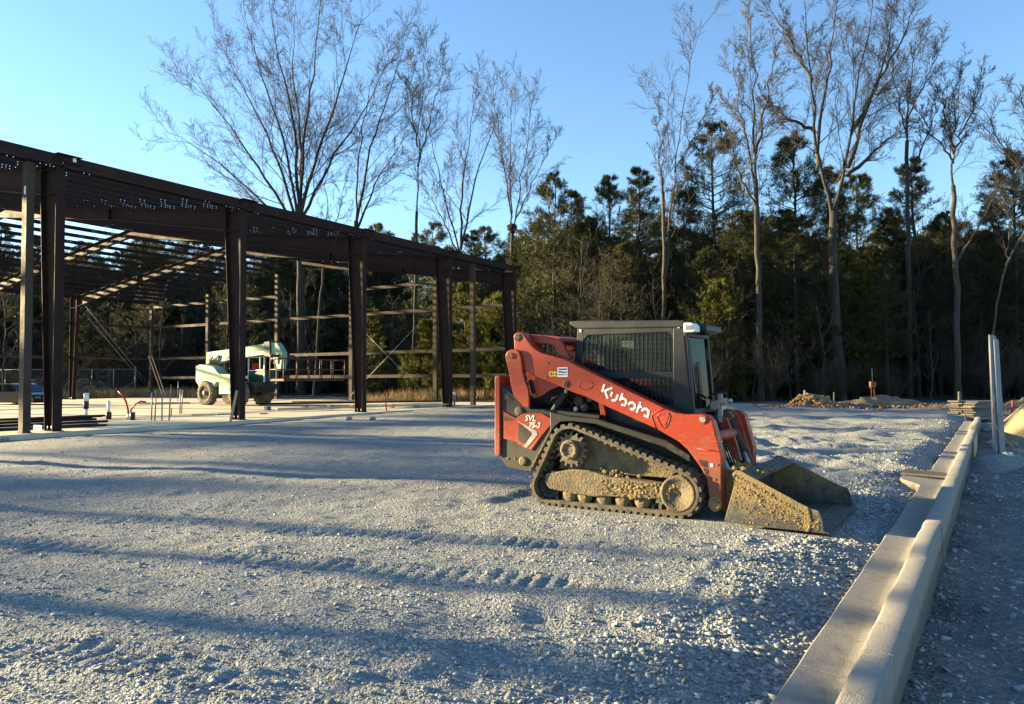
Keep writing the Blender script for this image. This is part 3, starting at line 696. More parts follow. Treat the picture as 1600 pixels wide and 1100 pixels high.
def hero_tree(name, label, d, base, trunk, limbs, r0, r1, seed, bark='bark', dens=1.0, up1=0.5, ln1=0.42, tw=0.011):
    """trunk and main limbs follow the sighted course of the tree at depth d, with limbs swinging towards and away from the viewer"""
    rg = np.random.default_rng(seed)
    b0 = at(*base, d); gz = float(land(b0[0], b0[1])); b0[2] = gz
    def W(p, off=0.0): return at(p[0], p[1], d + off) - b0
    n = 14
    tr = [W(p) for p in trunk]; tr[0] = np.array([0, 0, -0.15])
    TP = resample(tr, 16, rg, 0.025); TR = np.linspace(r0, r1, 16); TR[0] *= 1.35; TR[1] *= 1.1
    st, sr = [], []
    L_ = limbs if limbs else [trunk[-2:]]
    for q, lm in enumerate(limbs):
        sw = rg.uniform(-1, 1) * 0.16
        base_d = np.array([(p[1] - lm[0][1]) for p in lm]) * d / FPX
        pts = [W(p, -sw * bd * 1.0) for p, bd in zip(lm, base_d)]
        st.append(resample(pts, n, rg, 0.07)); ra = r1 * rg.uniform(0.5, 0.72); sr.append(0.016 + (ra - 0.016) * (1 - np.linspace(0, 1, n)) ** 1.25)
    e = empty(name, b0); tag(e, label, 'tree', 'bare trees at the edge of the wood')
    TR *= 0.88; sr = [q_ * 0.85 for q_ in sr]
    groups = [(TP[None], TR[None], 9)]
    if st: groups.append((np.stack(st), np.stack(sr), 6))
    link('trunk', tubes_mesh('trunk', groups, mat[bark]), e)
    if not st: st, sr = [resample(tr[-2:], n, rg, 0.05)], [np.linspace(r1, 0.015, n)]
    crown = bare_crown(rg, np.stack(st), np.stack(sr), dens, tw, up1, ln1)
    link('crown', tubes_mesh('crown', crown, mat['twig']), e)
    return e
hero_tree('bare_tree', 'huge bare tree with wide fan of limbs above the frame roof', 62, (470, 628), [(470, 628), (470, 480), (468, 335)],
  [[(468, 345), (462, 200), (432, 80), (420, -25)], [(468, 340), (477, 200), (492, 90), (503, -20)], [(470, 335), (500, 225), (540, 110), (570, 10)], [(466, 350), (430, 235), (372, 125), (335, 50)],
   [(466, 360), (408, 265), (345, 180), (290, 110)], [(464, 372), (395, 300), (320, 235), (258, 205)], [(472, 340), (520, 245), (575, 165), (612, 80)], [(466, 350), (445, 220), (402, 100), (380, 0)], [(470, 350), (470, 210), (455, 90), (465, -10)]],
  0.40, 0.30, 11, dens=0.95, up1=0.35, ln1=0.34)
hero_tree('bare_tree', 'tall bare tree with two close upright forks right of the huge fan tree', 63, (546, 628), [(546, 628), (552, 450), (556, 345)],
  [[(556, 350), (571, 260), (602, 160), (640, 48)], [(556, 350), (560, 240), (574, 150), (598, 70)], [(557, 360), (590, 280), (632, 215)]], 0.30, 0.22, 12, dens=0.9, ln1=0.32)
hero_tree('bare_tree', 'bare tree with one straight slim trunk left of the forked pair', 58, (645, 628), [(645, 628), (649, 450), (651, 330)],
  [[(651, 335), (655, 220), (662, 130), (668, 58)], [(652, 260), (676, 170), (697, 85)], [(652, 230), (640, 160), (645, 95)]], 0.17, 0.13, 13, dens=0.8, ln1=0.36)
hero_tree('bare_tree', 'bare tree forking low into three limbs above the roof corner', 64, (722, 628), [(722, 628), (720, 500), (718, 392)],
  [[(718, 395), (692, 295), (671, 215), (664, 150)], [(720, 390), (741, 285), (771, 200), (790, 128)], [(720, 388), (722, 285), (735, 205), (742, 130)], [(718, 400), (680, 320), (655, 280)]], 0.26, 0.2, 14, dens=0.85, ln1=0.34)
nest_tree = hero_tree('bare_tree', 'bare tree with a round dark nest low in its fork', 66, (800, 628), [(800, 628), (800, 480), (800, 362)],
  [[(800, 365), (797, 262), (800, 185), (796, 140)], [(802, 360), (815, 272), (829, 205), (828, 145)], [(803, 352), (842, 262), (870, 212)], [(800, 340), (785, 250), (775, 170)]], 0.22, 0.17, 15, dens=0.85, ln1=0.33)
hero_tree('bare_tree', 'slim pale-stemmed bare tree with a second stem above the cab roof', 45, (1037, 628), [(1037, 628), (1038, 450), (1036, 300)],
  [[(1036, 310), (1030, 240), (1030, 178)], [(1041, 430), (1054, 260), (1074, 125), (1092, 42)], [(1054, 270), (1088, 205), (1116, 150)], [(1050, 330), (1075, 270), (1112, 235)]], 0.16, 0.12, 16, 'bark_pale', 0.85, 0.7, 0.30)
hero_tree('bare_tree', 'tall slender bare tree rising straight right of the machine bucket', 42, (1190, 628), [(1190, 628), (1184, 420), (1181, 280)],
  [[(1181, 285), (1179, 180), (1177, 90), (1174, 18)], [(1182, 300), (1160, 185), (1146, 95)], [(1181, 240), (1200, 140), (1214, 62)], [(1183, 330), (1150, 260), (1140, 200)]], 0.20, 0.15, 17, dens=0.9, ln1=0.28)
hero_tree('bare_tree', 'largest right-hand bare tree forking into two spreading main limbs', 44, (1314, 626), [(1314, 626), (1303, 450), (1301, 330)],
  [[(1300, 335), (1281, 272), (1271, 185), (1265, 85), (1253, -40)], [(1279, 260), (1282, 180), (1300, 95), (1310, -30)], [(1302, 335), (1324, 255), (1333, 172), (1346, 90), (1372, -35)], [(1331, 205), (1368, 135), (1410, 62), (1432, -5)],
   [(1324, 275), (1380, 222), (1422, 196)], [(1272, 205), (1226, 182), (1188, 140)], [(1268, 130), (1235, 60), (1195, 0)], [(1325, 262), (1350, 180), (1385, 90), (1400, -10)]], 0.36, 0.25, 18, dens=0.9, ln1=0.32)
hero_tree('bare_tree', 'tall thin bare tree directly right of the largest spreading one', 47, (1422, 626), [(1422, 626), (1420, 450), (1417, 220)],
  [[(1417, 225), (1417, 160), (1425, 100), (1430, 45)], [(1417, 215), (1398, 135), (1390, 78)], [(1417, 190), (1450, 115), (1477, 62)], [(1418, 280), (1450, 210), (1475, 150)]], 0.18, 0.13, 19, dens=0.9, ln1=0.33)
hero_tree('bare_tree', 'pale-trunked bare tree with a side limb forking out behind the plank stack', 43, (1497, 620), [(1497, 620), (1494, 450), (1489, 290)],
  [[(1489, 300), (1492, 205), (1489, 118)], [(1496, 408), (1528, 352), (1549, 312), (1562, 275)], [(1490, 255), (1452, 202), (1430, 168)], [(1490, 240), (1520, 165), (1536, 118)], [(1490, 230), (1475, 170), (1462, 140)]], 0.21, 0.14, 20, 'bark_pale', 0.85, 0.5, 0.36)
hero_tree('bare_tree', 'slender leaning bare tree curving right above the grey post', 40, (1553, 612), [(1553, 612), (1552, 520), (1562, 440), (1582, 388), (1612, 350)],
  [[(1570, 415), (1580, 340), (1570, 290)], [(1600, 365), (1640, 330), (1680, 320)]], 0.085, 0.045, 21, 'bark_pale', 0.7, 0.5, 0.4)
hero_tree('bare_tree', 'bare tree at the right picture edge reaching crooked branches over the lot', 39, (1668, 622), [(1668, 622), (1670, 450), (1664, 300)],
  [[(1664, 310), (1602, 272), (1560, 222), (1532, 165)], [(1664, 300), (1606, 205), (1590, 130)], [(1664, 300), (1650, 200), (1640, 110)], [(1664, 330), (1600, 300), (1545, 290)]], 0.24, 0.17, 22, dens=0.8, ln1=0.38)
hero_tree('bare_tree', 'thin pale bare stem between the huge fan tree and the telehandler basket', 60, (491, 628), [(491, 628), (498, 500), (508, 380)],
  [[(508, 390), (512, 280), (520, 210)], [(506, 420), (530, 330), (540, 270)]], 0.13, 0.09, 23, 'bark_pale', 0.6, 0.5, 0.3)
# squirrel nest
def nest():
    rg = np.random.default_rng(4); n = 420; c = at(800, 356, 65.8)
    p = rg.normal(0, 1, (n, 3)); p /= np.linalg.norm(p, axis=1, keepdims=True); p = p * rg.uniform(0.2, 0.42, (n, 1)) * np.array([1, 1, 0.9])
    d = rg.normal(0, 1, (n, 3)); d /= np.linalg.norm(d, axis=1, keepdims=True)
    P = np.stack([p - d * 0.14, p + d * 0.14], 1); r = np.full((n, 2), 0.03)
    tag(link('leaf_nest', tubes_mesh('leaf_nest', [(P, r, 3)], mat['twig']), None, c), 'round dark ball nest of leaves in the bare tree fork', 'nest')
nest()

def blades(name, P, D, Lb, W, rg, material, spread=0.7, per=8, lum=(0.55, 1.5), droop=0.0):
    """needle tufts: per slim blades fanning from each point P along D"""
    m = len(P); tot = m * per; i = np.repeat(np.arange(m), per)
    d = D[i] + rg.normal(0, spread, (tot, 3)); d[:, 2] -= droop; d /= np.linalg.norm(d, axis=1, keepdims=True)
    s = np.cross(d, rg.normal(0, 1, (tot, 3))); s /= np.linalg.norm(s, axis=1, keepdims=True) + 1e-9
    L = Lb * rg.uniform(0.65, 1.2, (tot, 1)); o = P[i] + rg.normal(0, Lb * 0.15, (tot, 3))
    V = np.stack([o - s * W / 2 + d * L * .15, o + s * W / 2 + d * L * .15, o + d * L], 1).reshape(-1, 3)
    F = np.arange(tot * 3).reshape(-1, 3)
    l = np.repeat(rg.uniform(lum[0], lum[1], m), per) * rg.uniform(0.8, 1.2, tot)
    C = np.repeat(np.stack([l * 1.05, l, l * 0.9, np.ones(tot)], 1), 3, 0)
    return np_mesh(name, V, F, mat[material], False, C)
def pine_meshes(seed, h, crown_from, rmax, material='needle', nb=70, per=9, nl=0.26, w=0.030, young=False):
    rg = np.random.default_rng(seed)
    S = resample([(0, 0, -0.2), (0.1, 0, h * 0.5), (0, 0.05, h)], 14, rg, 0.03); SR = np.linspace(0.011 * h + 0.02, 0.02, 14)
    z = crown_from + (1 - crown_from) * rg.uniform(0, 1, nb) ** (1.0 if young else 0.85) * 0.985
    prof = np.clip(np.sin(np.clip((1 - z) / (1 - crown_from), 0, 1) ** 0.75 * 2.1) , 0.05, 1)
    a = rg.uniform(0, 6.283, nb); L = rmax * prof * rg.uniform(0.6, 1.15, nb) + 0.12
    k = 7; P = np.empty((nb, k, 3)); zz = z * h
    el = rg.uniform(0.0, 0.35, nb) + 0.6 * (z - crown_from) / (1 - crown_from)
    for j in range(k):
        t = j / (k - 1); r = L * t
        P[:, j, 0] = np.cos(a) * r * np.cos(el * .8) + rg.normal(0, 0.04, nb) * t; P[:, j, 1] = np.sin(a) * r * np.cos(el * .8) + rg.normal(0, 0.04, nb) * t
        P[:, j, 2] = zz + r * np.sin(el) * 0.6 + 0.12 * L * t * t
    BR = np.linspace(1, 0.3, k)[None] * (0.012 + 0.008 * L)[:, None]
    P2, R2 = branch(rg, P, BR, 8, 0.28, 1.0, 0.46, (0.4, 1.05), 4, 0.3, 0.09, 0.6, 0.006)
    dead = None
    nd = 26; zd = rg.uniform(min(0.12, crown_from * .5), crown_from, nd) * h; ad = rg.uniform(0, 6.283, nd); Ld = rg.uniform(0.4, 1.3, nd)
    Dd = np.stack([np.stack([np.cos(ad) * Ld * t, np.sin(ad) * Ld * t, zd - 0.15 * Ld * t], 1) for t in (0, .5, 1)], 1)
    gr = [(S[None], SR[None], 7), (P, BR, 4), (P2, R2, 3)]
    if not young: gr.append((Dd, np.full((nd, 3), 0.014), 3))
    trunk = tubes_mesh('trunk', gr, mat['bark'])
    tips = [(P2[:, j], P2[:, j] - P2[:, j - 1]) for j in (1, 2, 3)] + [(P[:, j], P[:, j] - P[:, j - 1]) for j in (4, 5, 6)]
    Q = np.concatenate([t[0] for t in tips]); D = np.concatenate([t[1] for t in tips]); D /= np.linalg.norm(D, axis=1, keepdims=True) + 1e-9
    D[:, 2] += 0.35
    top = np.array([[0, 0.05, h]]); Q = np.concatenate([Q, top]); D = np.concatenate([D, [[0, 0, 1.0]]])
    crown = blades('crown', Q, D, nl, w, rg, material, 0.62, per)
    return trunk, crown
pines = [pine_meshes(50 + i, 14.0, cf, rm, nb=nb) for i, (cf, rm, nb) in enumerate(((0.28, 2.3, 105), (0.36, 2.0, 90), (0.2, 2.6, 120), (0.22, 2.1, 110)))]
young = [pine_meshes(70 + i, 4.0, 0.06, 1.25, 'needle_young', 60, 10, 0.22, 0.028, True) for i in range(2)]
cedar = [pine_meshes(80, 5.0, 0.05, 1.3, 'needle_young', 90, 11, 0.14, 0.03, True)]
def put(name, meshes, x, y, scale, label, cat, group, rz, names=('trunk', 'crown'), sxy=None, z=None):
    e = empty(name, (x, y, float(land(x, y)) if z is None else z), rz); s = sxy or scale; e.scale = (s, s, scale)
    for nm, me in zip(names, meshes): link(nm, me, e)
    return tag(e, label, cat, group)
rg = np.random.default_rng(77)
hp = [(868, 275, 52, 'pine whose crown stands tallest just right of the frame roof corner'), (895, 302, 54, 'pine close right of the tall one beside the roof corner'), (955, 278, 52, 'slim pointed pine standing alone against the sky left of the cab'),
      (1003, 264, 56, 'pine behind the pointed one, above the left part of the cab'), (1120, 195, 55, 'tallest pine, its top clear against the sky above the cab front'), (1072, 300, 50, 'dense pine directly above the machine cab'),
      (1246, 213, 54, 'dark pine standing left of the largest forked bare tree'), (1302, 262, 56, 'pine crown seen in the fork of the largest bare tree'), (1346, 275, 58, 'full pine right of the largest forked tree trunk'),
      (1432, 250, 56, 'dark broad pine behind the tall thin right-hand tree'), (1482, 335, 55, 'lower pine behind the pale forked trunk on the right'), (1593, 238, 48, 'dark pine at the right picture edge behind the grey post'),
      (1560, 315, 56, 'short pine left of the one at the right picture edge'), (678, 350, 70, 'small pine top seen over the frame roof beside the slim trunk'), (737, 362, 70, 'pine top just above the roof under the three-limbed tree'),
      (812, 388, 60, 'pine right behind the gable end corner column'), (842, 352, 58, 'pine filling the gap between roof corner and tall pine'), (922, 360, 60, 'low pine between the tall pine and the pointed pine'),
      (1182, 330, 52, 'dense pine behind the slender tree right of the machine'), (1392, 330, 58, 'low pine between the two tallest right-hand bare trees')]
for i, (px, ty, d, lb) in enumerate(hp):
    p = at(px, 620, d); H = at(px, ty, d)[2] - float(land(p[0], p[1]))
    s = H / 14.0
    put('pine_tree', pines[(0, 1, 1, 3, 0, 2, 2, 3, 2, 3, 0, 2, 1, 0, 3, 1, 2, 3, 2, 0)[i]], p[0], p[1], s, lb, 'pine tree', 'pines in the wood', rg.uniform(0, 6.28), sxy=max(s, 0.8) * 0.98)
# slender bare trees that fill the depth of the wood
def filler(seed, h, n_l=4, lean=0.05, dens=0.7):
    r = np.random.default_rng(seed)
    tr = [(0, 0, -0.2), (lean * h * .4, r.normal(0, .2), h * .5), (lean * h, r.normal(0, .3), h)]
    TP = resample(tr, 14, r, 0.06); TR = np.linspace(0.0085 * h, 0.02, 14)
    st, sr = [TP[5:]], [TR[5:]]
    P1, R1 = branch(r, TP[None], TR[None], n_l * 5, 0.18, 1.0, 0.30, (0.5, 1.1), 8, 0.5, 0.1, 0.5, 0.014)
    P2, R2 = branch(r, P1, R1, int(8 * dens), 0.1, 1.0, 0.48, (0.4, 1.1), 5, 0.25, 0.14, 0.55, 0.010)
    P3, R3 = branch(r, P2, R2, 5, 0.1, 1.0, 0.5, (0.4, 1.1), 3, 0.15, 0.14, 0.6, 0.0075)
    return (tubes_mesh('trunk', [(TP[None], TR[None], 7)], mat['bark']), tubes_mesh('crown', [(P1, R1, 4), (P2, R2, 3), (P3, R3, 3)], mat['twig']))
fills = [filler(90 + i, 12.0, 4, (-0.05, 0.04, 0.09, 0.0, -0.02)[i]) for i in range(5)]
def wood():
    r = np.random.default_rng(123); k = 0
    lab = {0: 'slender bare tree deep in the dark wood behind the lot', 1: 'slender bare tree in the dark wood behind the far side of the frame'}
    rows = []
    for d, n in ((46, 20), (50, 24), (55, 24), (61, 24), (68, 24), (77, 26), (88, 28)):
        for i in range(n):
            rows.append((880 + (i + r.uniform(0.1, 0.9)) / n * 830, d + r.uniform(-2, 2), 0))
    for d, n in ((64, 14), (70, 16), (78, 18), (88, 20)):
        for i in range(n): rows.append((-120 + (i + r.uniform(0.1, 0.9)) / n * 980, d + r.uniform(-2.5, 2.5), 1))
    for i in range(34): rows.append((860 + i * 25 + r.uniform(-8, 8), r.uniform(53, 66), 4))
    for i in range(70): rows.append((r.uniform(840, 1720), r.uniform(41, 60), 2))
    for i in range(30): rows.append((r.uniform(-80, 860), r.uniform(62, 76), 3))
    lab[2] = 'low twiggy understorey sapling in the shaded edge of the lot wood'; lab[3] = 'low twiggy understorey sapling in the shade behind the frame'
    for px, d, side in rows:
        p = at(px, 620, d)
        top = 430 if side % 2 else 372 + 40 * math.sin(px * 0.02)
        if 560 < px < 860: top = 440
        H = (at(px, top, d)[2]) * r.uniform(0.72, 1.05)
        if side == 4:
            H = at(px, r.uniform(330, 420), d)[2]
            put('wood_pine', pines[r.integers(4)], p[0], p[1], H / 14, 'dark pine deep in the wood behind the lot', 'pine tree', 'pines deep in the wood', r.uniform(0, 6.28), sxy=H / 14 * 1.25); continue
        if side > 1:
            H = r.uniform(4, 8)
            put('understorey_sapling', fills[r.integers(5)], p[0], p[1], H / 12, lab[side], 'sapling', 'saplings under the wood', r.uniform(0, 6.28), sxy=H / 12 * 1.5); continue
        if r.uniform() < 0.32:
            put('wood_pine', pines[r.integers(4)], p[0], p[1], H / 14 * 1.02, 'dark pine deep in the wood behind the lot' if side % 2 == 0 else 'dark pine in the wood behind the far side of the frame', 'pine tree', 'pines deep in the wood', r.uniform(0, 6.28), sxy=H / 14 * 1.15)
        else:
            put('wood_tree', fills[r.integers(5)], p[0], p[1], H / 12, lab[side], 'tree', 'slender trees deep in the wood', r.uniform(0, 6.28), sxy=H / 12 * 1.1)
wood()
def far_wood():
    r = np.random.default_rng(808); n = 620
    px = r.uniform(-250, 1850, n); d = r.uniform(88, 150, n)
    m2 = 700; px = np.concatenate([px, r.uniform(-250, 1850, m2)]); dd = r.uniform(64, 118, m2); dd = np.where((px[n:] > 830) & (r.uniform(0, 1, m2) < .5), r.uniform(50, 75, m2), dd); d = np.concatenate([d, dd]); n0 = n; n = n + m2
    m3 = 420; px = np.concatenate([px, np.where(r.uniform(0, 1, m3) < .62, r.uniform(-300, 860, m3), r.uniform(840, 1850, m3))]); d = np.concatenate([d, r.uniform(76, 135, m3)]); n1 = n; n = n + m3
    V = np.array([at(a, 620, b) for a, b in zip(px, d)]); V[:, 2] = land(V[:, 0], V[:, 1])
    me = bpy.data.meshes.new('far_wood'); me.from_pydata([tuple(v) for v in V], [], [])
    kind = np.concatenate([r.choice(4, n0, p=(0.3, 0.3, 0.2, 0.2)), r.choice((2, 3, 4), m2, p=(.3, .3, .4)), np.full(m3, 5)])
    a = me.attributes.new('sort', 'INT', 'POINT'); a.data.foreach_set('value', kind.astype(np.int32))
    a = me.attributes.new('turn', 'FLOAT_VECTOR', 'POINT'); t = np.zeros((n, 3), np.float32); t[:, 2] = r.uniform(0, 6.28, n); a.data.foreach_set('vector', t.ravel())
    sz = r.uniform(1.05, 1.5, n); sz[n0:n1] = r.uniform(0.22, 0.5, m2); sz[n1:] = r.uniform(0.9, 1.5, m3); sz[kind == 4] *= 3.2; wd = np.where(np.arange(n) >= n0, 1.6, 1.25)
    a = me.attributes.new('size', 'FLOAT_VECTOR', 'POINT'); a.data.foreach_set('vector', np.stack([sz * wd, sz * wd, sz], 1).astype(np.float32).ravel())
    o = link('far_wood', me); tag(o, 'far dark depth of the wood behind the nearer trees', 'woodland', kind='stuff')
    ng = bpy.data.node_groups.new('far_wood', 'GeometryNodeTree'); ng.interface.new_socket('Geometry', in_out='INPUT', socket_type='NodeSocketGeometry'); ng.interface.new_socket('Geometry', in_out='OUTPUT', socket_type='NodeSocketGeometry')
    N = ng.nodes; L = ng.links; gi = N.new('NodeGroupInput'); go = N.new('NodeGroupOutput'); jn = N.new('GeometryNodeJoinGeometry')
    def attr(nm, ty):
        q = N.new('GeometryNodeInputNamedAttribute'); q.data_type = ty; q.inputs['Name'].default_value = nm; return q
    srt = attr('sort', 'INT'); tn = attr('turn', 'FLOAT_VECTOR'); si = attr('size', 'FLOAT_VECTOR')
    want = [pines[0], pines[2], fills[0], fills[3], (bushes[0], bushes[1]), thicket]
    for k, (tm, cm) in enumerate(want):
        src = N.new('GeometryNodeJoinGeometry')
        for mm in (tm, cm):
            ob = next(q for q in bpy.data.objects if q.data == mm)
            oi = N.new('GeometryNodeObjectInfo'); oi.inputs['Object'].default_value = ob; oi.transform_space = 'ORIGINAL'; L.new(oi.outputs['Geometry'], src.inputs[0])
        cp = N.new('FunctionNodeCompare'); cp.data_type = 'INT'; cp.operation = 'EQUAL'
        ints = [q for q in cp.inputs if q.type == 'INT']; L.new(srt.outputs['Attribute'], ints[0]); ints[1].default_value = k
        ip = N.new('GeometryNodeInstanceOnPoints'); L.new(gi.outputs[0], ip.inputs['Points']); L.new(cp.outputs[0], ip.inputs['Selection']); L.new(src.outputs[0], ip.inputs['Instance'])
        L.new(tn.outputs['Attribute'], ip.inputs['Rotation']); L.new(si.outputs['Attribute'], ip.inputs['Scale']); L.new(ip.outputs[0], jn.inputs[0])
    L.new(jn.outputs[0], go.inputs[0])
    md = o.modifiers.new('trees', 'NODES'); md.node_group = ng
# unseen pines added on the left: crowns set to shade the gravel by the frame
shade_pine = pine_meshes(95, 16.0, 0.87, 2.6, nb=60)
for i in range(10):
    t = -24 + 3.7 * i + random.Random(i).uniform(-1, 1); q = BORG + BL * (BW + 19 + 3.5 * math.sin(i * 2.1)) + BB * t
    put('shade_pine', shade_pine, q[0], q[1], 0.75 + 0.05 * math.sin(i), 'tall clear-stemmed pine added unseen left of the frame for shade', 'pine tree', 'unseen shade pines left of the frame', i * 1.3)
# unseen bare trees added left of the frame: twigs thin and dapple the sun
for i, (pp, ss, sz) in enumerate([(-1.5, 66, 1.5), (3.7, 70, 1.55), (4.8, 82, 1.6), (1.2, 86, 1.7)]):
    q = (pp * 0.312 - ss * 0.95, pp * 0.95 + ss * 0.312)
    put('wood_tree', fills[i % 5], q[0], q[1], sz, 'tall bare tree added unseen left of the frame to dapple the sun', 'tree', 'unseen shade trees left of the frame', i * 1.9, sxy=sz * 1.15)
# young pines and cedars catching the light
for i, (px, by, d, h, kind, lb) in enumerate([(668, 625, 50, 5.2, 'y', 'yellow-green young pine behind the gable girts left of the corner'), (700, 626, 49, 3.6, 'y', 'short young pine behind the girts beside the corner columns'), (745, 626, 50, 5.0, 'y', 'bushy young pine seen between the two right corner posts'),
        (782, 626, 48, 6.5, 'y', 'taller young pine just left of the machine tail'), (640, 626, 53, 3.0, 'y', 'low young pine seen between the third column and gable post'), (728, 626, 53, 8.2, 'c', 'tall yellowish cedar behind the gable corner'),
        (1128, 628, 43, 7.0, 'c', 'yellow-green cedar right behind the cab front'), (1330, 628, 46, 9.0, 'c', 'dull green cedar right of the largest forked trunk'), (1292, 628, 43, 2.2, 'c', 'small cedar sprig at the foot of the largest forked trunk'),
        (1390, 628, 50, 7.5, 'c', 'dull cedar in the shade between the right-hand trunks'), (1260, 628, 47, 5.6, 'c', 'dull cedar left of the largest forked trunk'), (575, 626, 56, 6.5, 'c', 'yellowish cedar behind the telehandler basket'), (800, 628, 47, 3.0, 'y', 'young pine shoot beside the machine tail')]):
    p = at(px, by, d)
    if kind == 'y': put('young_pine', young[i % 2], p[0], p[1], h / 4.0, lb, 'young pine', 'young pines at the wood edge', i * 1.7, sxy=h / 4.0 * 0.9)
    else: put('cedar', cedar[0], p[0], p[1], h / 5.0, lb, 'cedar', 'cedars at the wood edge', i * 2.1, sxy=h / 5.0 * 0.85)
# underbrush
def brush_mesh(seed, h=2.4, n=16, up1=0.5):
    r = np.random.default_rng(seed); a = r.uniform(0, 6.28, n); sp = r.uniform(0.1, 0.6, n)
    P = np.stack([np.stack([np.cos(a) * sp * h * t ** 1.3 + r.normal(0, .03, n), np.sin(a) * sp * h * t ** 1.3 + r.normal(0, .03, n), h * t * r.uniform(0.7, 1.0) * np.ones(n)], 1) for t in np.linspace(0, 1, 6)], 1)
    Rr = np.linspace(0.014, 0.006, 6)[None] * np.ones((n, 1))
    P2, R2 = branch(r, P, Rr, 9, 0.15, 1, 0.38, (0.4, 1.1), 5, up1, 0.13, 0.7, 0.006)
    P3, R3 = branch(r, P2, R2, 5, 0.1, 1, 0.5, (0.4, 1.1), 3, 0.2, 0.13, 0.7, 0.0045)
    return tubes_mesh('branches', [(P, Rr, 4), (P2, R2, 3), (P3, R3, 3)], mat['brush'])
bushes = [brush_mesh(200 + i) for i in range(3)]
def brushwood():
    r = np.random.default_rng(321)
    for i in range(86):
        if i < 60: px, d, lb = r.uniform(840, 1700), r.uniform(40.5, 50), 'tangled bare shrub in the shade along the edge of the lot wood'
        else: px, d, lb = r.uniform(-60, 840), r.uniform(62, 72), 'tangled bare shrub in the shade behind the frame'
        p = at(px, 620, d); s = r.uniform(0.6, 1.7)
        put('bare_shrub', (bushes[i % 3],), p[0], p[1], s, lb, 'shrub', 'bare shrubs under the trees', r.uniform(0, 6.28), ('branches',), sxy=s * 1.2)
brushwood()
thicket = pine_meshes(97, 7.0, 0.03, 2.0, 'needle', 120, 9, 0.24, 0.035, True)
p = at(900, 620, 66); put('thicket_pine', thicket, p[0], p[1], 0.9, 'dense low dark pine deep behind the slim pine left of the cab', 'pine tree', None, 0.4)
far_wood()
# dry grass along the back of the slab
def dry_grass():
    r = np.random.default_rng(9); n = 2600
    px = r.uniform(-40, 320, n); d = r.uniform(58, 66, n); q = np.array([at(a, 622, b) for a, b in zip(px, d)])
    px2 = r.uniform(560, 830, 900); d2 = r.uniform(45.5, 49, 900); q2 = np.array([at(a, 622, b) for a, b in zip(px2, d2)]); q = np.concatenate([q, q2])
    keep = vnoise(q[:, 0] / 1.2, q[:, 1] / 1.2, 55) > -0.25; q = q[keep]
    q[:, 2] = land(q[:, 0], q[:, 1]); hh = 0.5
    me = blades('dry_grass', q, np.tile([[0, 0, 1.0]], (len(q), 1)), 0.75, 0.028, r, 'straw', 0.28, 7)
    tag(link('dry_grass', me), 'tall dry straw-coloured grass behind the slab', 'grass', kind='stuff')
dry_grass()
# ------------------------------------------------------------------ compact track loader
SO = np.array([1.75, 7.76, 0.0]); SA = R(-32.8)
SF = np.array([math.cos(SA), math.sin(SA), 0]); SL_ = np.array([-math.sin(SA), math.cos(SA), 0])
def sloc(px, py, off):
    """sighted point on the upright plane 'off' metres in from the machine's near track face -> local (x, z)"""
    d = ray(px, py); O = SO + SL_ * off; t = np.dot(O - CAM, SL_) / np.dot(d, SL_); P = CAM + d * t
    return float((P - SO) @ SF), float(P[2])
def mirror(mb, w=1.46):
    o = MB(); o.v = [(x, w - y, z) for x, y, z in mb.v]; o.f = [tuple(reversed(f)) for f in mb.f]; o.sm = list(mb.sm); return o
def hull_circles(cs, k=48):
    pts = [(x + r * math.cos(2 * math.pi * i / k), z + r * math.sin(2 * math.pi * i / k)) for x, z, r in cs for i in range(k)]
    pts = sorted(set(pts)); cr = lambda o, a, b: (a[0] - o[0]) * (b[1] - o[1]) - (a[1] - o[1]) * (b[0] - o[0])
    lo = []
    for p in pts:
        while len(lo) > 1 and cr(lo[-2], lo[-1], p) <= 0: lo.pop()
        lo.append(p)
    hi = []
    for p in reversed(pts):
        while len(hi) > 1 and cr(hi[-2], hi[-1], p) <= 0: hi.pop()
        hi.append(p)
    return lo[:-1] + hi[:-1]
def even(path, step):
    P = np.array(path + [path[0]]); d = np.concatenate([[0], np.cumsum(np.linalg.norm(np.diff(P, axis=0), axis=1))])
    n = int(round(d[-1] / step)); t = np.arange(n) / n * d[-1]
    return np.stack([np.interp(t, d, P[:, 0]), np.interp(t, d, P[:, 1])], 1)
def text_mesh(txt, size, mat_, shear=0.0, ext=0.002, offset=0.0):
    cu = bpy.data.curves.new('lettering', 'FONT'); cu.body = txt; cu.size = size; cu.shear = shear; cu.extrude = ext; cu.offset = offset; cu.resolution_u = 3
    ob = bpy.data.objects.new('tmp', cu); col.objects.link(ob); dg = bpy.context.evaluated_depsgraph_get(); dg.update()
    me = bpy.data.meshes.new_from_object(ob.evaluated_get(dg)); bpy.data.objects.remove(ob); bpy.data.curves.remove(cu)
    me.name = 'lettering'; me.materials.clear(); me.materials.append(mat_); return me
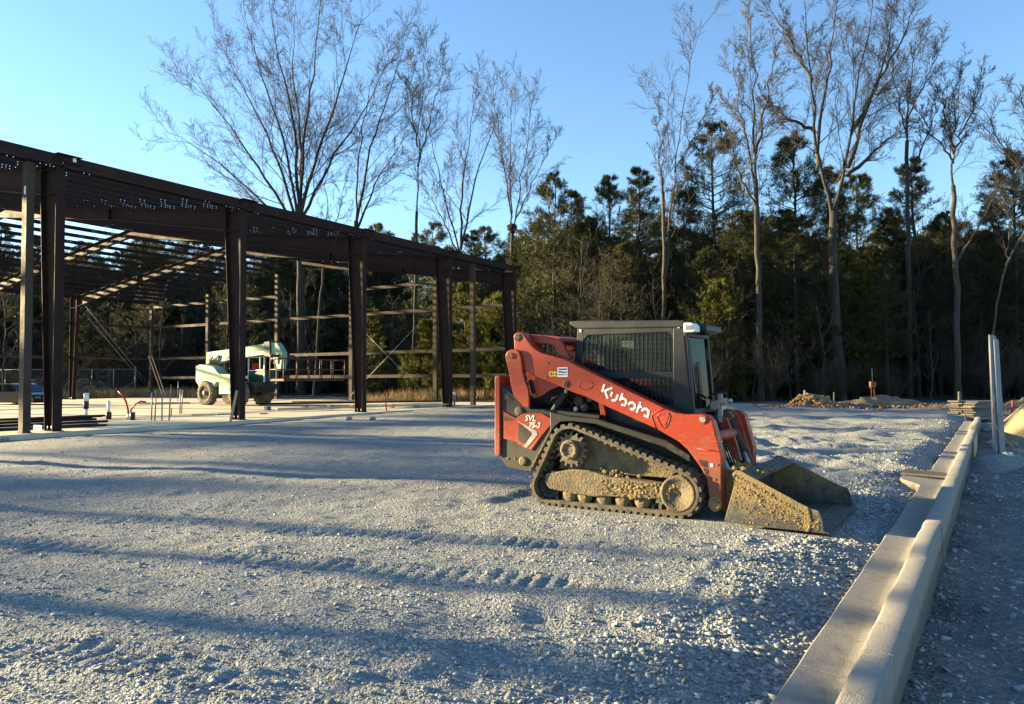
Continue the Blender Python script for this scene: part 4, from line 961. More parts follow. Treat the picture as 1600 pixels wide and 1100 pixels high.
def stroke(mb, pts, w, y, t=0.002):
    """flat lettering stroke in the xz plane at depth y"""
    P = [Vector((p[0], p[1])) for p in pts]; n = len(P); Lp, Rp = [], []
    for i in range(n):
        t0 = (P[i] - P[i - 1]).normalized() if i else (P[1] - P[0]).normalized(); t1 = (P[i + 1] - P[i]).normalized() if i < n - 1 else t0
        tt = (t0 + t1).normalized(); nn = Vector((-tt.y, tt.x)); k = 1 / max(0.5, nn.dot(Vector((-t0.y, t0.x))))
        Lp.append(P[i] + nn * w / 2 * k); Rp.append(P[i] - nn * w / 2 * k)
    vs = [(p.x, y - t, p.y) for p in Lp] + [(p.x, y - t, p.y) for p in Rp] + [(p.x, y, p.y) for p in Lp] + [(p.x, y, p.y) for p in Rp]
    fs = []
    for i in range(n - 1):
        fs += [(i, i + 1, n + i + 1, n + i), (2 * n + i, 3 * n + i, 3 * n + i + 1, 2 * n + i + 1), (i, 2 * n + i, 2 * n + i + 1, i + 1), (n + i, n + i + 1, 3 * n + i + 1, 3 * n + i)]
    fs += [(0, n, 3 * n, 2 * n), (n - 1, 3 * n - 1, 4 * n - 1, 2 * n - 1)]
    mb.add(vs, fs)
def lumps(mb, pts, rg, sizes):
    for (x, y, z), s in zip(pts, sizes):
        bm = bmesh.new(); bmesh.ops.create_icosphere(bm, subdivisions=1, radius=s)
        vs = [(v.co.x * rg.uniform(.5, 1.7) + x, v.co.y * rg.uniform(.5, 1.3) * .45 + y, v.co.z * rg.uniform(.6, 1.2) + z) for v in bm.verts]
        fs = [tuple(v.index for v in f.verts) for f in bm.faces]; bm.free(); mb.add(vs, fs)

def build_loader():
    root = tag(empty('track_loader', SO, SA), 'orange compact track loader with black cab and muddy tracks parked on the gravel', 'track loader')
    rg = random.Random(8); W = 1.46
    OR, BK = mat['orange'], mat['black']
    # ---- tracks
    circ = [(-1.315, 0.635, 0.232), (-1.64, 0.182, 0.148), (-0.045, 0.236, 0.203)]
    for far in (0, 1):
        inner = even(hull_circles(circ, 72), 0.042); n = len(inner)
        nrm = np.empty_like(inner); tg = np.roll(inner, -1, 0) - np.roll(inner, 1, 0); tg /= np.linalg.norm(tg, axis=1, keepdims=True); nrm[:, 0] = tg[:, 1]; nrm[:, 1] = -tg[:, 0]
        y0, y1 = (0.0, 0.32) if not far else (W - 0.32, W)
        b = MB(); outer = inner + nrm * 0.030
        vs = [(p[0], y, p[1]) for p in inner for y in (y0, y1)] + [(p[0], y, p[1]) for p in outer for y in (y0, y1)]
        fs = []
        for i in range(n):
            j = (i + 1) % n; a, c = 2 * i, 2 * j; A, Cc = 2 * n + a, 2 * n + c
            fs += [(a, a + 1, c + 1, c), (A, Cc, Cc + 1, A + 1), (a, c, Cc, A), (a + 1, A + 1, Cc + 1, c + 1)]
        b.add(vs, fs)
        def lug(i, ya, yb, skew, h=0.028, wd=0.025):
            vs = []
            for (yy, sk) in ((ya, 0), (yb, skew)):
                f = (i + sk) % n; i0 = int(f); fr = f - i0
                p = outer[i0] * (1 - fr) + outer[(i0 + 1) % n] * fr; t = tg[i0]; nn = nrm[i0]
                for s_, h_ in ((-1.25, -0.004), (1.25, -0.004), (0.85, h), (-0.85, h)): vs.append((p[0] + t[0] * s_ * wd + nn[0] * h_, yy, p[1] + t[1] * s_ * wd + nn[1] * h_))
            b.add(vs, [(0, 1, 2, 3), (7, 6, 5, 4), (0, 4, 5, 1), (1, 5, 6, 2), (2, 6, 7, 3), (3, 7, 4, 0)])
        for i in range(0, n - 1, 2):
            lug(i, y0 + 0.003, y0 + 0.135, 0.5); lug(i + 0.9, y0 + 0.185, y1 - 0.003, -0.5)
        # inner guide lugs
        for i in range(0, n - 1, 2):
            p = inner[i] - nrm[i] * 0.018; ang = math.atan2(tg[i][1], tg[i][0])
            b.box((p[0], (y0 + y1) / 2 - 0.05, p[1]), (0.03, 0.035, 0.05), rotm('Y', -ang)); b.box((p[0], (y0 + y1) / 2 + 0.05, p[1]), (0.03, 0.035, 0.05), rotm('Y', -ang))
        tr = b.build('track', mat['rubber'], root)
        ym = (y0 + y1) / 2; yo = y0 + 0.045 if not far else y1 - 0.045; sg = -1 if not far else 1
        # sprocket with teeth
        b = MB(); k = 16; prof = []
        for i in range(k):
            for da, rr in ((-0.16, 0.165), (-0.08, 0.205), (0.08, 0.205), (0.16, 0.165)):
                a = 2 * math.pi * (i + da * 1.6) / k; prof.append((-1.315 + rr * math.cos(a), 0.625 + rr * math.sin(a)))
        b.prism(prof, yo, yo + 0.03 * -sg)
        sp = b.build('sprocket', mat['muddy'], root, 0.003)
        b = MB(); b.lathe([(0.115, 0), (0.115, sg * 0.05), (0.10, sg * 0.06), (0.06, sg * 0.062), (0.06, sg * 0.05)], (-1.315, yo, 0.625), 'y', 24)
        for i in range(8): a = i * math.pi / 4; b.cyl((-1.315 + .085 * math.cos(a), yo + sg * .06, .625 + .085 * math.sin(a)), (-1.315 + .085 * math.cos(a), yo + sg * .072, .625 + .085 * math.sin(a)), 0.009, 6)
        b.build('hub', mat['muddy'], sp)
        # idlers and rollers
        for nm, x, z, r_, dy, mm in (('front_idler', -0.045, 0.225, 0.190, 0, 'muddy'), ('rear_idler', -1.635, 0.172, 0.136, .07, 'hyd')):
            b = MB(); b.lathe([(r_ * .2, 0), (r_ * .2, sg * .02), (r_ * .75, sg * .01), (r_ * .86, sg * .03), (r_, sg * .03), (r_, -sg * 0.16), (r_ * .8, -sg * 0.16)], (x, yo - sg * dy, z), 'y', 36); b.build(nm, mat[mm], root)
        for x in (-1.36, -1.17, -0.93, -0.70, -0.47):
            b = MB(); b.lathe([(0.03, sg * .03), (0.05, sg * .02), (0.078, sg * .015), (0.088, 0), (0.088, -sg * .17), (0.06, -sg * .17)], (x, yo - sg * .04, 0.105), 'y', 24); b.build('roller', mat['muddy'], root)
        # track frame
        fr = [(-1.655, 0.33), (-1.58, 0.345), (-1.32, 0.40), (-1.10, 0.40), (-0.80, 0.345), (-0.45, 0.325), (-0.02, 0.298), (-0.02, 0.165), (-0.45, 0.145), (-0.90, 0.13), (-1.02, 0.115), (-1.28, 0.125), (-1.60, 0.16), (-1.665, 0.23)]
        ya = 0.035 if not far else W - 0.035 - 0.17
        MB().prism(fr, ya, ya + 0.17).build('track_frame', mat['muddy'], root, 0.012)
        MB().prism([(-1.56, 0.38), (-1.45, 0.72), (-1.1, 0.82), (-0.15, 0.44), (-0.15, 0.36), (-1.3, 0.36)], *((0.19, 0.34) if not far else (W - .34, W - .19))).build('final_drive_housing', mat['muddy'], root, 0.01)
    # caked clay on the near frame
    b = MB(); pts = []; sz = []
    for i in range(230):
        x = rg.uniform(-0.95, -0.04) if i < 170 else rg.uniform(-1.25, -0.5); z = 0.235 + rg.uniform(-.085, .075) if i < 170 else rg.uniform(.33, .47) - (x + 1.25) * .12
        pts.append((x, 0.032 if i < 170 else 0.12, z)); sz.append(.005 * math.exp(rg.uniform(0, 1.7)))
    for i in range(26): a = rg.uniform(0, 6.28); pts.append((-0.56 + .045 * math.cos(a), .03, .20 + .06 * math.sin(a))); sz.append(rg.uniform(.012, .026))
    lumps(b, pts, rg, sz); tag(b.build('caked_clay', mat['mud'], root), kind='stuff')
    # ---- main body tub between the tracks
    tub = [(-2.20, 0.38), (-2.16, 0.33), (-1.90, 0.32), (-0.1, 0.32), (0.10, 0.42), (0.10, 1.0), (-1.0, 1.02), (-1.55, 1.08), (-1.9, 1.08), (-2.3, 1.40), (-2.3, 0.5)]
    MB().prism(tub, 0.36, W - 0.36).build('chassis', mat['hyd'], root, 0.015)
    # rear side pod (dark), left and right
    pod = [(-2.315, 1.36), (-2.315, 0.47), (-2.26, 0.39), (-2.22, 0.36), (-1.95, 0.325), (-1.885, 0.345), (-1.60, 0.83), (-1.55, 0.93), (-1.45, 0.985), (-1.32, 1.0), (-0.98, 0.975), (-0.98, 1.02), (-1.5, 1.065), (-1.88, 1.075)]
    for far in (0, 1):
        b = MB().prism(pod, 0.11, 0.36); (b if not far else mirror(b, W)).build('side_pod', BK, root, 0.012)
        fen = [(-1.60, 1.05), (-1.32, 1.00), (-1.00, 0.985), (-0.18, 0.775), (0.08, 0.63), (0.08, 0.56), (-0.2, 0.70), (-1.0, 0.92), (-1.3, 0.945), (-1.46, 0.935), (-1.53, 0.88), (-1.60, 0.80)]
        b = MB().prism(fen, 0.06, 0.37); (b if not far else mirror(b, W)).build('fender', BK, root, 0.01)
        b = MB().bar((-1.56, 0.21, 0.90), (-1.89, 0.21, 0.345), 0.28, 0.02, (1, 0, 0.3)); (b if not far else mirror(b, W)).build('mud_flap', mat['muddy'], root)
        b = MB().prism([(-1.0, 0.97), (-0.1, 0.76), (0.02, 0.7), (0.02, 1.06), (-0.3, 1.12), (-1.0, 1.2)], 0.30, 0.36); (b if not far else mirror(b, W)).build('inner_panel', BK, root)
    # orange rear tailgate
    tg_ = [(-2.395, 1.45), (-2.375, 1.475), (-2.335, 1.485), (-2.318, 1.47), (-2.318, 0.50), (-2.36, 0.485), (-2.40, 0.495)]
    MB().prism(tg_, 0.085, W - 0.085).build('tailgate', OR, root, 0.012)
    MB().prism([(-2.33, 1.44), (-2.24, 1.40), (-1.55, 1.36), (-1.55, 1.10), (-2.3, 1.1)], 0.40, W - 0.40).build('engine_hood', BK, root, 0.02)
    # orange side panel on the pod, its grey stripe and dark patch, lettering
    de = [(-2.268, 1.038), (-2.084, 0.957), (-1.992, 1.021), (-1.726, 1.026), (-1.579, 0.955), (-1.623, 0.879), (-1.736, 0.763), (-1.879, 0.584), (-1.96, 0.61), (-2.049, 0.64), (-2.085, 0.673), (-2.27, 0.707)]
    for far in (0, 1):
        b = MB().prism(de, 0.096, 0.118); p = (b if not far else mirror(b, W)).build('side_panel', OR, root, 0.004)
        if far: continue
        b = MB().prism([(-2.06, 0.93), (-1.80, 0.815), (-1.79, 0.77), (-1.94, 0.61), (-1.99, 0.625), (-1.865, 0.775), (-1.875, 0.80), (-2.10, 0.945)], 0.092, 0.097); b.build('grey_stripe', mat['decalgrey'], p)
        b = MB().prism([(-2.05, 0.90), (-1.885, 0.80), (-1.88, 0.77), (-1.97, 0.665), (-2.06, 0.70)], 0.0925, 0.097); b.build('dark_patch', mat['black'], p)
        b = MB().prism([(-2.262, 0.985), (-2.12, 0.94), (-2.262, 0.925)], 0.0925, 0.097); b.build('dark_patch', mat['black'], p)
        for tx, xx, zz, s_ in (('SVL', -1.965, 0.935, 0.095), ('75-3', -1.915, 0.855, 0.088)):
            link('lettering', text_mesh(tx, s_, mat['white'], 0.25, 0.001, 0.002), p, (xx, 0.093, zz), (math.pi / 2, 0, 0))
    for (x, z) in ((-2.055, 1.045), (-2.0, 0.45)):
        b = MB(); b.lathe([(0.055, 0), (0.055, -.012), (0.04, -.02), (0.02, -.02)], (x, 0.11, z), 'y', 20); b.build('bolt_head', mat['muddy'], root)
    # ---- loader arms
    arm = [(-2.079, 1.966), (-2.06, 1.985), (-2.028, 1.994), (-1.985, 1.99), (-1.955, 1.972), (-1.884, 1.875), (-1.84, 1.825), (-1.787, 1.782), (-1.708, 1.738), (-1.55, 1.698), (-1.384, 1.653), (-1.251, 1.592), (-0.182, 1.113), (-0.06, 1.068), (0.049, 1.054), (0.20, 1.060), (0.265, 1.05), (0.32, 0.995),
           (0.395, 0.706), (0.411, 0.638), (0.404, 0.268), (0.39, 0.115), (0.36, 0.075), (0.32, 0.06), (0.285, 0.09), (0.275, 0.229), (0.254, 0.384), (0.21, 0.48), (0.152, 0.565), (0.052, 0.69), (-0.045, 0.768), (-0.285, 0.893), (-0.964, 1.158), (-1.124, 1.228), (-1.27, 1.268), (-1.487, 1.352), (-1.676, 1.415), (-1.851, 1.482), (-1.958, 1.541), (-2.035, 1.63), (-2.085, 1.76), (-2.095, 1.9)]
    for far in (0, 1):
        b = MB().prism(arm, 0.06, 0.20); A = (b if not far else mirror(b, W)).build('loader_arm', OR, root, 0.012, 3)
        y = 0.06
        if not far:
            def ridge(pts, cl, r_=0.006):
                MB().tube([(x, y + .001, z) for x, z in pts], r_, 6, cl).build('pressed_rib', OR, A)
            def circ_pts(pts): return pts
            q = [sloc(940 + a / 12.22, 590 + c / 12.22, y) for a, c in ((1190, 600), (1100, 630), (965, 705), (955, 740), (985, 840), (1040, 970))]; ridge(q, False)
            q = [sloc(940 + a / 12.22, 590 + c / 12.22, y) for a, c in ((1070, 720), (1130, 690), (1285, 690), (1315, 720), (1290, 830), (1235, 945), (1190, 968), (1150, 940), (1090, 830), (1060, 760))]; ridge(q, True)
            pd = [sloc(940 + a / 12.22, 590 + c / 12.22, y) for a, c in ((1150, 760), (1280, 720), (1285, 740), (1260, 830), (1210, 930), (1170, 880), (1140, 800))]
            MB().prism(pd, y - .006, y + .002).build('recess_pad', mat['orange_in'], A, 0.002)
            q = [sloc(850 + a / 20, 560 + c / 20, y) for a, c in ((1080, 720), (1200, 700), (1420, 705), (1480, 740), (1520, 820), (1490, 900), (1400, 950), (1280, 970), (1170, 960), (1090, 880))]; ridge(q, True)
            q = [sloc(850 + a / 20, 560 + c / 20, y) for a, c in ((0, 660), (160, 550))]; ridge(q, False)
            q = [sloc(1050 + a / 4.583, 600 + c / 4.583, y) for a, c in ((180, 462), (330, 485))]; ridge(q, False, .005)
            # brand lettering, stroke by stroke
            K = [[(52, 125), (8, 275)], [(205, 195), (62, 252), (115, 400)], [(205, 272), (172, 357)], [(310, 322), (288, 395), (250, 437), (192, 432)], [(402, 298), (348, 438)], [(368, 405), (415, 395), (460, 425), (470, 480), (440, 525), (372, 520)],
                 [(510, 520), (545, 477), (595, 475), (635, 515), (635, 570), (598, 605), (542, 598)], [(742, 462), (668, 668)], [(722, 545), (768, 560)], [(768, 640), (800, 598), (850, 595), (895, 635), (892, 690), (866, 766)], [(800, 718), (868, 745)]]
            b = MB()
            for st in K: stroke(b, [sloc(940 + a / 12.22, 590 + c / 12.22, y - .002) for a, c in st], 0.0245, y - .0015, 0.0015)
            b.build('lettering', mat['white'], A)
            # stickers
            c0 = sloc(871, 574, y - .002); c1 = sloc(887, 589, y - .002)
            s1 = MB().span((c0[0], y - .003, c1[1]), (c1[0], y - .0005, c0[1])).build('sticker', mat['white'], A)
            w_ = c1[0] - c0[0]; h_ = c0[1] - c1[1]
            b = MB()
            for (u0, u1, v0, v1) in ((.1, .92, .12, .28), (.1, .38, .38, .56), (.36, .92, .44, .58), (.1, .3, .70, .82), (.36, .58, .70, .82), (.63, .90, .72, .81)): b.span((c0[0] + u0 * w_, y - .0045, c0[1] - v1 * h_), (c0[0] + u1 * w_, y - .003, c0[1] - v0 * h_))
            b.build('sticker_print', mat['navy'], s1)
            c0 = sloc(858, 580.5, y - .002); c1 = sloc(870.4, 588, y - .002)
            s2 = MB().span((c0[0], y - .003, c1[1]), (c1[0], y - .0005, c0[1])).build('sticker', mat['yellow'], A)
            b = MB(); w_ = c1[0] - c0[0]; h_ = c0[1] - c1[1]
            for u0, u1, v0, v1 in ((.18, .36, .2, .8), (.8, .97, .35, .75), (.45, .6, .4, .75)): b.span((c0[0] + u0 * w_, y - .0042, c0[1] - v1 * h_), (c0[0] + u1 * w_, y - .003, c0[1] - v0 * h_))
            b.build('sticker_print', mat['blackpipe'], s2)
            # lower-leg cutouts: dark insets and tie-down mark
            for poly in (((1091, 718), (1104, 720), (1105, 731), (1096, 728)), ((1099, 731), (1106, 733), (1106, 742), (1102, 741))):
                MB().prism([sloc(a, c, y) for a, c in poly], y - .0025, y + .0).build('leg_cutout', mat['hyd'], A)
            c0 = sloc(1112, 727, y); MB().box((c0[0], y - .002, c0[1]), (.03, .003, .036)).build('sticker', mat['white'], A)
        for (x, z, r_, m_) in ((-2.037, 1.935, 0.038, 'hyd'), (-1.378, 1.375, 0.03, 'hyd'), (0.226, 1.004, 0.03, 'bright'), (0.335, 0.15, 0.055, 'muddy')):
            b = MB().cyl((x, y - .012, z), (x, y + .05, z), r_, 20); (b if not far else mirror(b, W)).build('pin', mat[m_], A, 0.004)
            MBr = MB().lathe([(r_ + .002, 0.002), (r_ + .002, -.006), (r_ + .014, -.006), (r_ + .016, 0.002)], (x, y, z), 'y', 24); (MBr if not far else mirror(MBr, W)).build('pin_boss', mat['orange_in'], A)
        # rear lift link
        lk = [(-2.13, 1.785), (-2.092, 1.79), (-2.04, 1.785), (-1.998, 1.76), (-1.974, 1.694), (-1.958, 1.6), (-1.949, 1.525), (-1.92, 1.42), (-1.872, 1.313), (-1.858, 1.2), (-1.862, 1.094), (-1.92, 1.10), (-2.0, 1.16), (-2.077, 1.235), (-2.118, 1.373), (-2.14, 1.5), (-2.172, 1.62), (-2.194, 1.713), (-2.166, 1.765)]
        b = MB().prism(lk, 0.02, 0.055); lo = (b if not far else mirror(b, W)).build('lift_link', OR, root, 0.008)
        b = MB().cyl((-2.106, 0.005, 1.712), (-2.106, 0.21, 1.712), 0.035, 18); (b if not far else mirror(b, W)).build('pin', mat['muddy'], lo, 0.004)
        b = MB().prism([(-1.97, 1.53), (-1.48, 1.36), (-1.55, 1.33), (-1.64, 1.30), (-1.72, 1.25), (-1.80, 1.215), (-1.845, 1.20), (-1.90, 1.235), (-1.93, 1.35)], 0.13, 0.17); (b if not far else mirror(b, W)).build('arm_gusset', OR, root, 0.006)
        b = MB().bar((-1.905, 0.115, 1.42), (-1.845, 0.115, 1.235), 0.05, 0.02, (0, 1, 0)); (b if not far else mirror(b, W)).build('control_lever', BK, root, 0.006)
        b = MB().cyl((-1.845, 0.10, 1.235), (-1.845, 0.15, 1.235), 0.03, 16); (b if not far else mirror(b, W)).build('pin', mat['muddy'], root)
        # lift cylinder
        b = MB().cyl((-1.40, 0.17, 1.37), (-1.52, 0.20, 1.17), 0.025, 14); (b if not far else mirror(b, W)).build('cylinder_rod', mat['bright'], root)
        b = MB().cyl((-1.46, 0.185, 1.27), (-1.72, 0.23, 0.95), 0.042, 16); (b if not far else mirror(b, W)).build('lift_cylinder', mat['hyd'], root)
        b = MB().prism([(-1.05, 1.17), (-0.99, 1.15), (-0.96, 1.02), (-0.98, 0.97), (-1.02, 1.0)], 0.22, 0.24); (b if not far else mirror(b, W)).build('arm_stop', OR, root, 0.004)
    for far in (0, 1):
        for (x, z) in ((-1.62, 1.62), (-0.16, 1.06), (0.33, 0.86), (0.36, 0.55), (0.335, 0.40), (-1.92, 1.72)):
            b = MB().cyl((x, 0.054, z), (x, 0.075, z), 0.012, 8); (b if not far else mirror(b, W)).build('bolt_head', mat['muddy'], root)
        b = MB().tube([(-1.9, .23, 1.62), (-1.5, .235, 1.52), (-1.0, .235, 1.30), (-.4, .235, 1.05), (.0, .235, .98), (.2, .25, .9)], .014, 6); (b if not far else mirror(b, W)).build('hose', mat['hyd'], root)
        for x in (-2.22, -2.12): 
            b = MB().cyl((x, .104, .47 + (x + 2.2) * .1), (x, .115, .47 + (x + 2.2) * .1), .014, 8); (b if not far else mirror(b, W)).build('bolt_head', mat['muddy'], root)
        b = MB().prism([(-2.30, 1.30), (-2.30, 1.18), (-2.13, 1.18)], .104, .115); (b if not far else mirror(b, W)).build('cover_plate', mat['hyd'], root, .003)
    for i in range(5): MB().tube([(0.02 + .02 * i, .45 + .09 * i, 1.02), (0.14 + .015 * i, .45 + .09 * i, .92 - .02 * i), (.24, .46 + .09 * i, .70), (.34, .48 + .08 * i, .45)], .012, 6).build('hose', mat['hyd'], root)
    # engine-bay clutter behind the link
    for i, (x, z, r_, m_) in enumerate([(-1.25, 1.10, .05, 'hyd'), (-1.32, 1.17, .06, 'hyd'), (-1.18, 1.20, .035, 'muddy'), (-1.36, 1.08, .03, 'bright'), (-1.27, 1.105, .025, 'bright')]):
        MB().cyl((x, 0.24, z), (x, 0.36, z), r_, 16).build('valve_body', mat[m_], root, 0.006)
    for i in range(6):
        x = -1.75 + .1 * i; MB().tube([(x, .27, 1.08), (x + .08, .25, 1.2 + .03 * (i % 3)), (x + .22, .26, 1.24), (x + .34, .28, 1.12)], 0.013, 6).build('hose', mat['hyd'], root)
    MB().box((-1.22, .30, 1.24), (.14, .1, .06)).build('valve_body', mat['hyd'], root, 0.008)
    # cross tube and handles joining the arms behind the cab
    MB().cyl((-2.03, 0.2, 1.93), (-2.03, W - 0.2, 1.93), 0.055, 20).build('cross_tube', OR, root)
    for yy in (0.20, W - 0.26):
        MB().prism([(-2.0, 1.985), (-1.92, 1.97), (-1.56, 1.90), (-1.52, 1.87), (-1.40, 1.66), (-1.48, 1.66), (-1.60, 1.76), (-1.62, 1.82), (-1.70, 1.85), (-1.86, 1.86), (-1.9, 1.80), (-1.98, 1.80)], yy, yy + 0.06).build('rear_cross_member', OR, root, 0.012)
    MB().prism([(-1.96, 1.98), (-1.56, 1.925), (-1.52, 1.88), (-1.56, 1.86), (-1.9, 1.90), (-1.98, 1.93)], 0.24, W - 0.24).build('rear_cross_plate', OR, root, 0.015)
    b = MB(); lumps(b, [(-1.55, .25, 1.70), (-1.5, .24, 1.69), (-1.46, .3, 1.70)], rg, [.05, .04, .05]); b.build('work_lamp_cluster', mat['muddy'], root)
    # ---- cab
    yc0, yc1 = 0.36, 1.10
    def frame_panel(outer, holes_box, y0, y1):
        """side panel with two glazed openings, made as bars round the openings"""
        pass
    cab = mat['cab']
    # cab outline in (x, z): rear-bottom, rear-top, front-top, front-bottom
    for yy in (yc0, yc1 - .03):
        b = MB()
        b.prism([(-1.42, 1.10), (-1.435, 1.62), (-1.385, 2.0), (-1.295, 2.0), (-1.335, 1.62), (-1.30, 1.10)], yy, yy + .03)          # rear post
        b.prism([(-0.21, 1.10), (-0.20, 2.0), (-0.075, 2.0), (-0.075, 1.9), (-0.005, 1.06), (-0.15, 1.06)], yy, yy + .03)            # front post
        b.prism([(-1.33, 1.435), (-1.335, 1.52), (-0.20, 1.51), (-0.20, 1.435)], yy + .001, yy + .029)                              # mid rail
        b.prism([(-1.385, 2.0), (-1.378, 2.105), (-0.14, 2.06), (-0.075, 2.05), (-0.075, 1.945), (-1.30, 1.945)], yy + .001, yy + .029)  # head rail
        b.prism([(-1.4, 1.06), (-1.4, 1.14), (-0.02, 1.14), (-0.02, 1.06)], yy + .001, yy + .029)
        side = b.build('cab_side', cab, root, 0.006)
        for (xa, za), (xb, zb) in (((-1.335, 1.52), (-1.28, 1.60)), ((-1.335, 1.95), (-1.25, 1.87)), ((-0.20, 1.95), (-0.25, 1.88))):
            MB().prism([(xa, za), (xb, za), (xa, zb)], yy + .002, yy + .028).build('corner_fillet', cab, side)
        # wire guard
        b = MB()
        for i in range(22): x = -1.30 + 1.10 * i / 21; b.box((x, yy + .012, 1.735), (.007, .006, .43))
        for i in range(9): z = 1.53 + .41 * i / 8; b.box((-0.755, yy + .018, z), (1.10, .006, .007))
        for i in range(22): x = -1.30 + 1.10 * i / 21; b.box((x, yy + .012, 1.29), (.007, .006, .29))
        for i in range(7): z = 1.15 + .28 * i / 7; b.box((-0.755, yy + .018, z), (1.10, .006, .006))
        b.build('wire_guard', cab, side); 
        side.children[-1]['kind'] = 'stuff'
        g = MB().box((-0.76, yy + .024, 1.735), (1.12, .004, .43)); g.build('side_window', mat['glass'], side)
        g = MB().box((-0.76, yy + .024, 1.29), (1.12, .004, .29)); g.build('side_window', mat['glass'], side)
        for x in (-1.345, -0.135): MB().box((x, yy - .003 if yy == yc0 else yy + .033, 2.0), (.022, .006, .032)).build('roof_latch', mat['white'], side)
    MB().prism([(-1.49, 2.085), (-1.485, 2.118), (-1.38, 2.122), (-0.14, 2.072), (-0.06, 2.062), (-0.06, 1.985), (-1.30, 2.02), (-1.40, 2.03)], yc0 - .012, yc1 + .012).build('cab_roof', cab, root, 0.015)
    MB().prism([(-0.06, 2.055), (0.02, 2.04), (0.115, 2.02), (0.12, 1.95), (0.03, 1.94), (-0.06, 1.97)], yc0 + .17, yc1 - .02).build('roof_visor', BK, root, 0.012)
    for yy in (yc0 - .02, ):
        l = MB().prism([(-0.075, 1.93), (-0.075, 2.04), (0.02, 2.035), (0.055, 2.0), (0.055, 1.935)], yy, yy + .17).build('work_light', mat['white'], root, 0.012)
        MB().box((-0.01, yy - .002, 1.985), (.075, .004, .05)).build('lens', mat['galv'], l)
    # front door frame and glass
    b = MB()
    def fx(z): return -0.065 + (1.93 - z) * 0.075
    for yy in (yc0 + .015, yc1 - .045): b.bar((fx(1.92) + .005, yy + .015, 1.92), (fx(1.05) + .005, yy + .015, 1.05), .05, .045, (1, 0, 0))
    b.bar((fx(1.91), yc0, 1.91), (fx(1.91), yc1, 1.91), .05, .05); b.bar((fx(1.07), yc0, 1.07), (fx(1.07), yc1, 1.07), .06, .06)
    dr = b.build('front_door_frame', BK, root, 0.01)
    MB().bar((fx(1.90), (yc0 + yc1) / 2, 1.90), (fx(1.08), (yc0 + yc1) / 2, 1.08), yc1 - yc0 - .06, .006, (1, 0, 0)).build('front_window', mat['glass'], dr)
    MB().tube([(fx(1.5) + .03, yc0 + .12, 1.55), (fx(1.45) + .03, yc0 + .22, 1.48), (fx(1.1) + .03, yc0 + .2, 1.1)], .008, 6).build('wiper', mat['blackpipe'], dr)
    MB().tube([(fx(1.8) + .02, yc0 + .05, 1.85), (fx(1.5) + .025, yc0 + .07, 1.5), (fx(1.1) + .025, yc0 + .1, 1.1)], .007, 6).build('hose', mat['blackpipe'], dr)
    # interior: seat, rear wall, levers
    MB().span((-1.40, yc0 + .04, 1.08), (-1.34, yc1 - .04, 1.62)).build('rear_wall', BK, root)
    s_ = MB().prism([(-1.1, 1.1), (-0.62, 1.1), (-0.60, 1.22), (-1.0, 1.24), (-1.10, 1.75), (-1.22, 1.75), (-1.2, 1.2)], yc0 + .16, yc1 - .16).build('seat', mat['seat'], root, 0.03)
    for yy in (yc0 + .1, yc1 - .14):
        MB().prism([(-0.95, 1.1), (-0.5, 1.1), (-0.42, 1.36), (-0.9, 1.34)], yy, yy + .06).build('armrest', mat['seat'], root, 0.015); MB().tube([(-0.46, yy + .03, 1.35), (-0.42, yy + .03, 1.47)], .018, 8).build('joystick', mat['seat'], root)
    MB().span((-0.95, yc0 + .3, 1.78), (-0.80, yc0 + .33, 1.88)).build('mirror', mat['galv'], root)
    # ---- front: hydraulic coupler, tilt cylinders, quick coupler
    for far in (0, 1):
        b = MB().prism([(0.06, 1.03), (0.12, 1.075), (0.20, 1.06), (0.27, 0.98), (0.36, 0.66), (0.43, 0.42), (0.36, 0.38), (0.25, 0.62), (0.16, 0.85)], 0.215, 0.245); (b if not far else mirror(b, W)).build('arm_inner_plate', mat['orange_in'], root, 0.008)
        b = MB().cyl((0.16, 0.34, 1.0), (0.33, 0.34, 0.60), 0.05, 18); (b if not far else mirror(b, W)).build('tilt_cylinder', mat['hyd'], root)
        b = MB().cyl((0.32, 0.34, 0.62), (0.44, 0.34, 0.36), 0.026, 14); (b if not far else mirror(b, W)).build('cylinder_rod', mat['bright'], root)
        b = MB().cyl((0.165, 0.27, 0.985), (0.165, 0.41, 0.985), 0.055, 18); (b if not far else mirror(b, W)).build('cylinder_eye', mat['muddy'], root)
        b = MB().prism([(0.26, 0.06), (0.44, 0.05), (0.50, 0.2), (0.56, 0.46), (0.42, 0.46), (0.33, 0.25)], 0.22, 0.46); (b if not far else mirror(b, W)).build('coupler_plate', mat['muddy'], root, 0.01)
    MB().cyl((0.22, 0.2, 0.80), (0.22, W - .2, 0.80), 0.06, 18).build('arm_cross_tube', mat['orange_in'], root)
    MB().prism([(0.10, 1.0), (0.2, 0.98), (0.30, 0.72), (0.36, 0.5), (0.30, 0.48), (0.16, 0.72)], 0.95, 1.0).build('arm_inner_plate', mat['orange_in'], root, 0.006)
    cp = MB().box((0.13, 0.95, 1.13), (.05, .05, .26)).build('hydraulic_coupler', mat['decalgrey'], root, 0.008)
    MB().cyl((0.03, 0.92, 1.15), (0.22, 0.92, 1.17), 0.038, 14).build('coupling', mat['decalgrey'], cp); MB().cyl((0.20, 0.92, 1.17), (0.27, 0.92, 1.18), 0.022, 12).build('coupling', mat['bright'], cp); MB().box((0.13, .93, 1.0), (.045, .02, .14)).build('bracket', mat['decalgrey'], cp)
    MB().cyl((0.09, 0.92, 1.12), (0.09, 0.86, 1.13), 0.05, 14).build('coupling', mat['decalgrey'], cp)
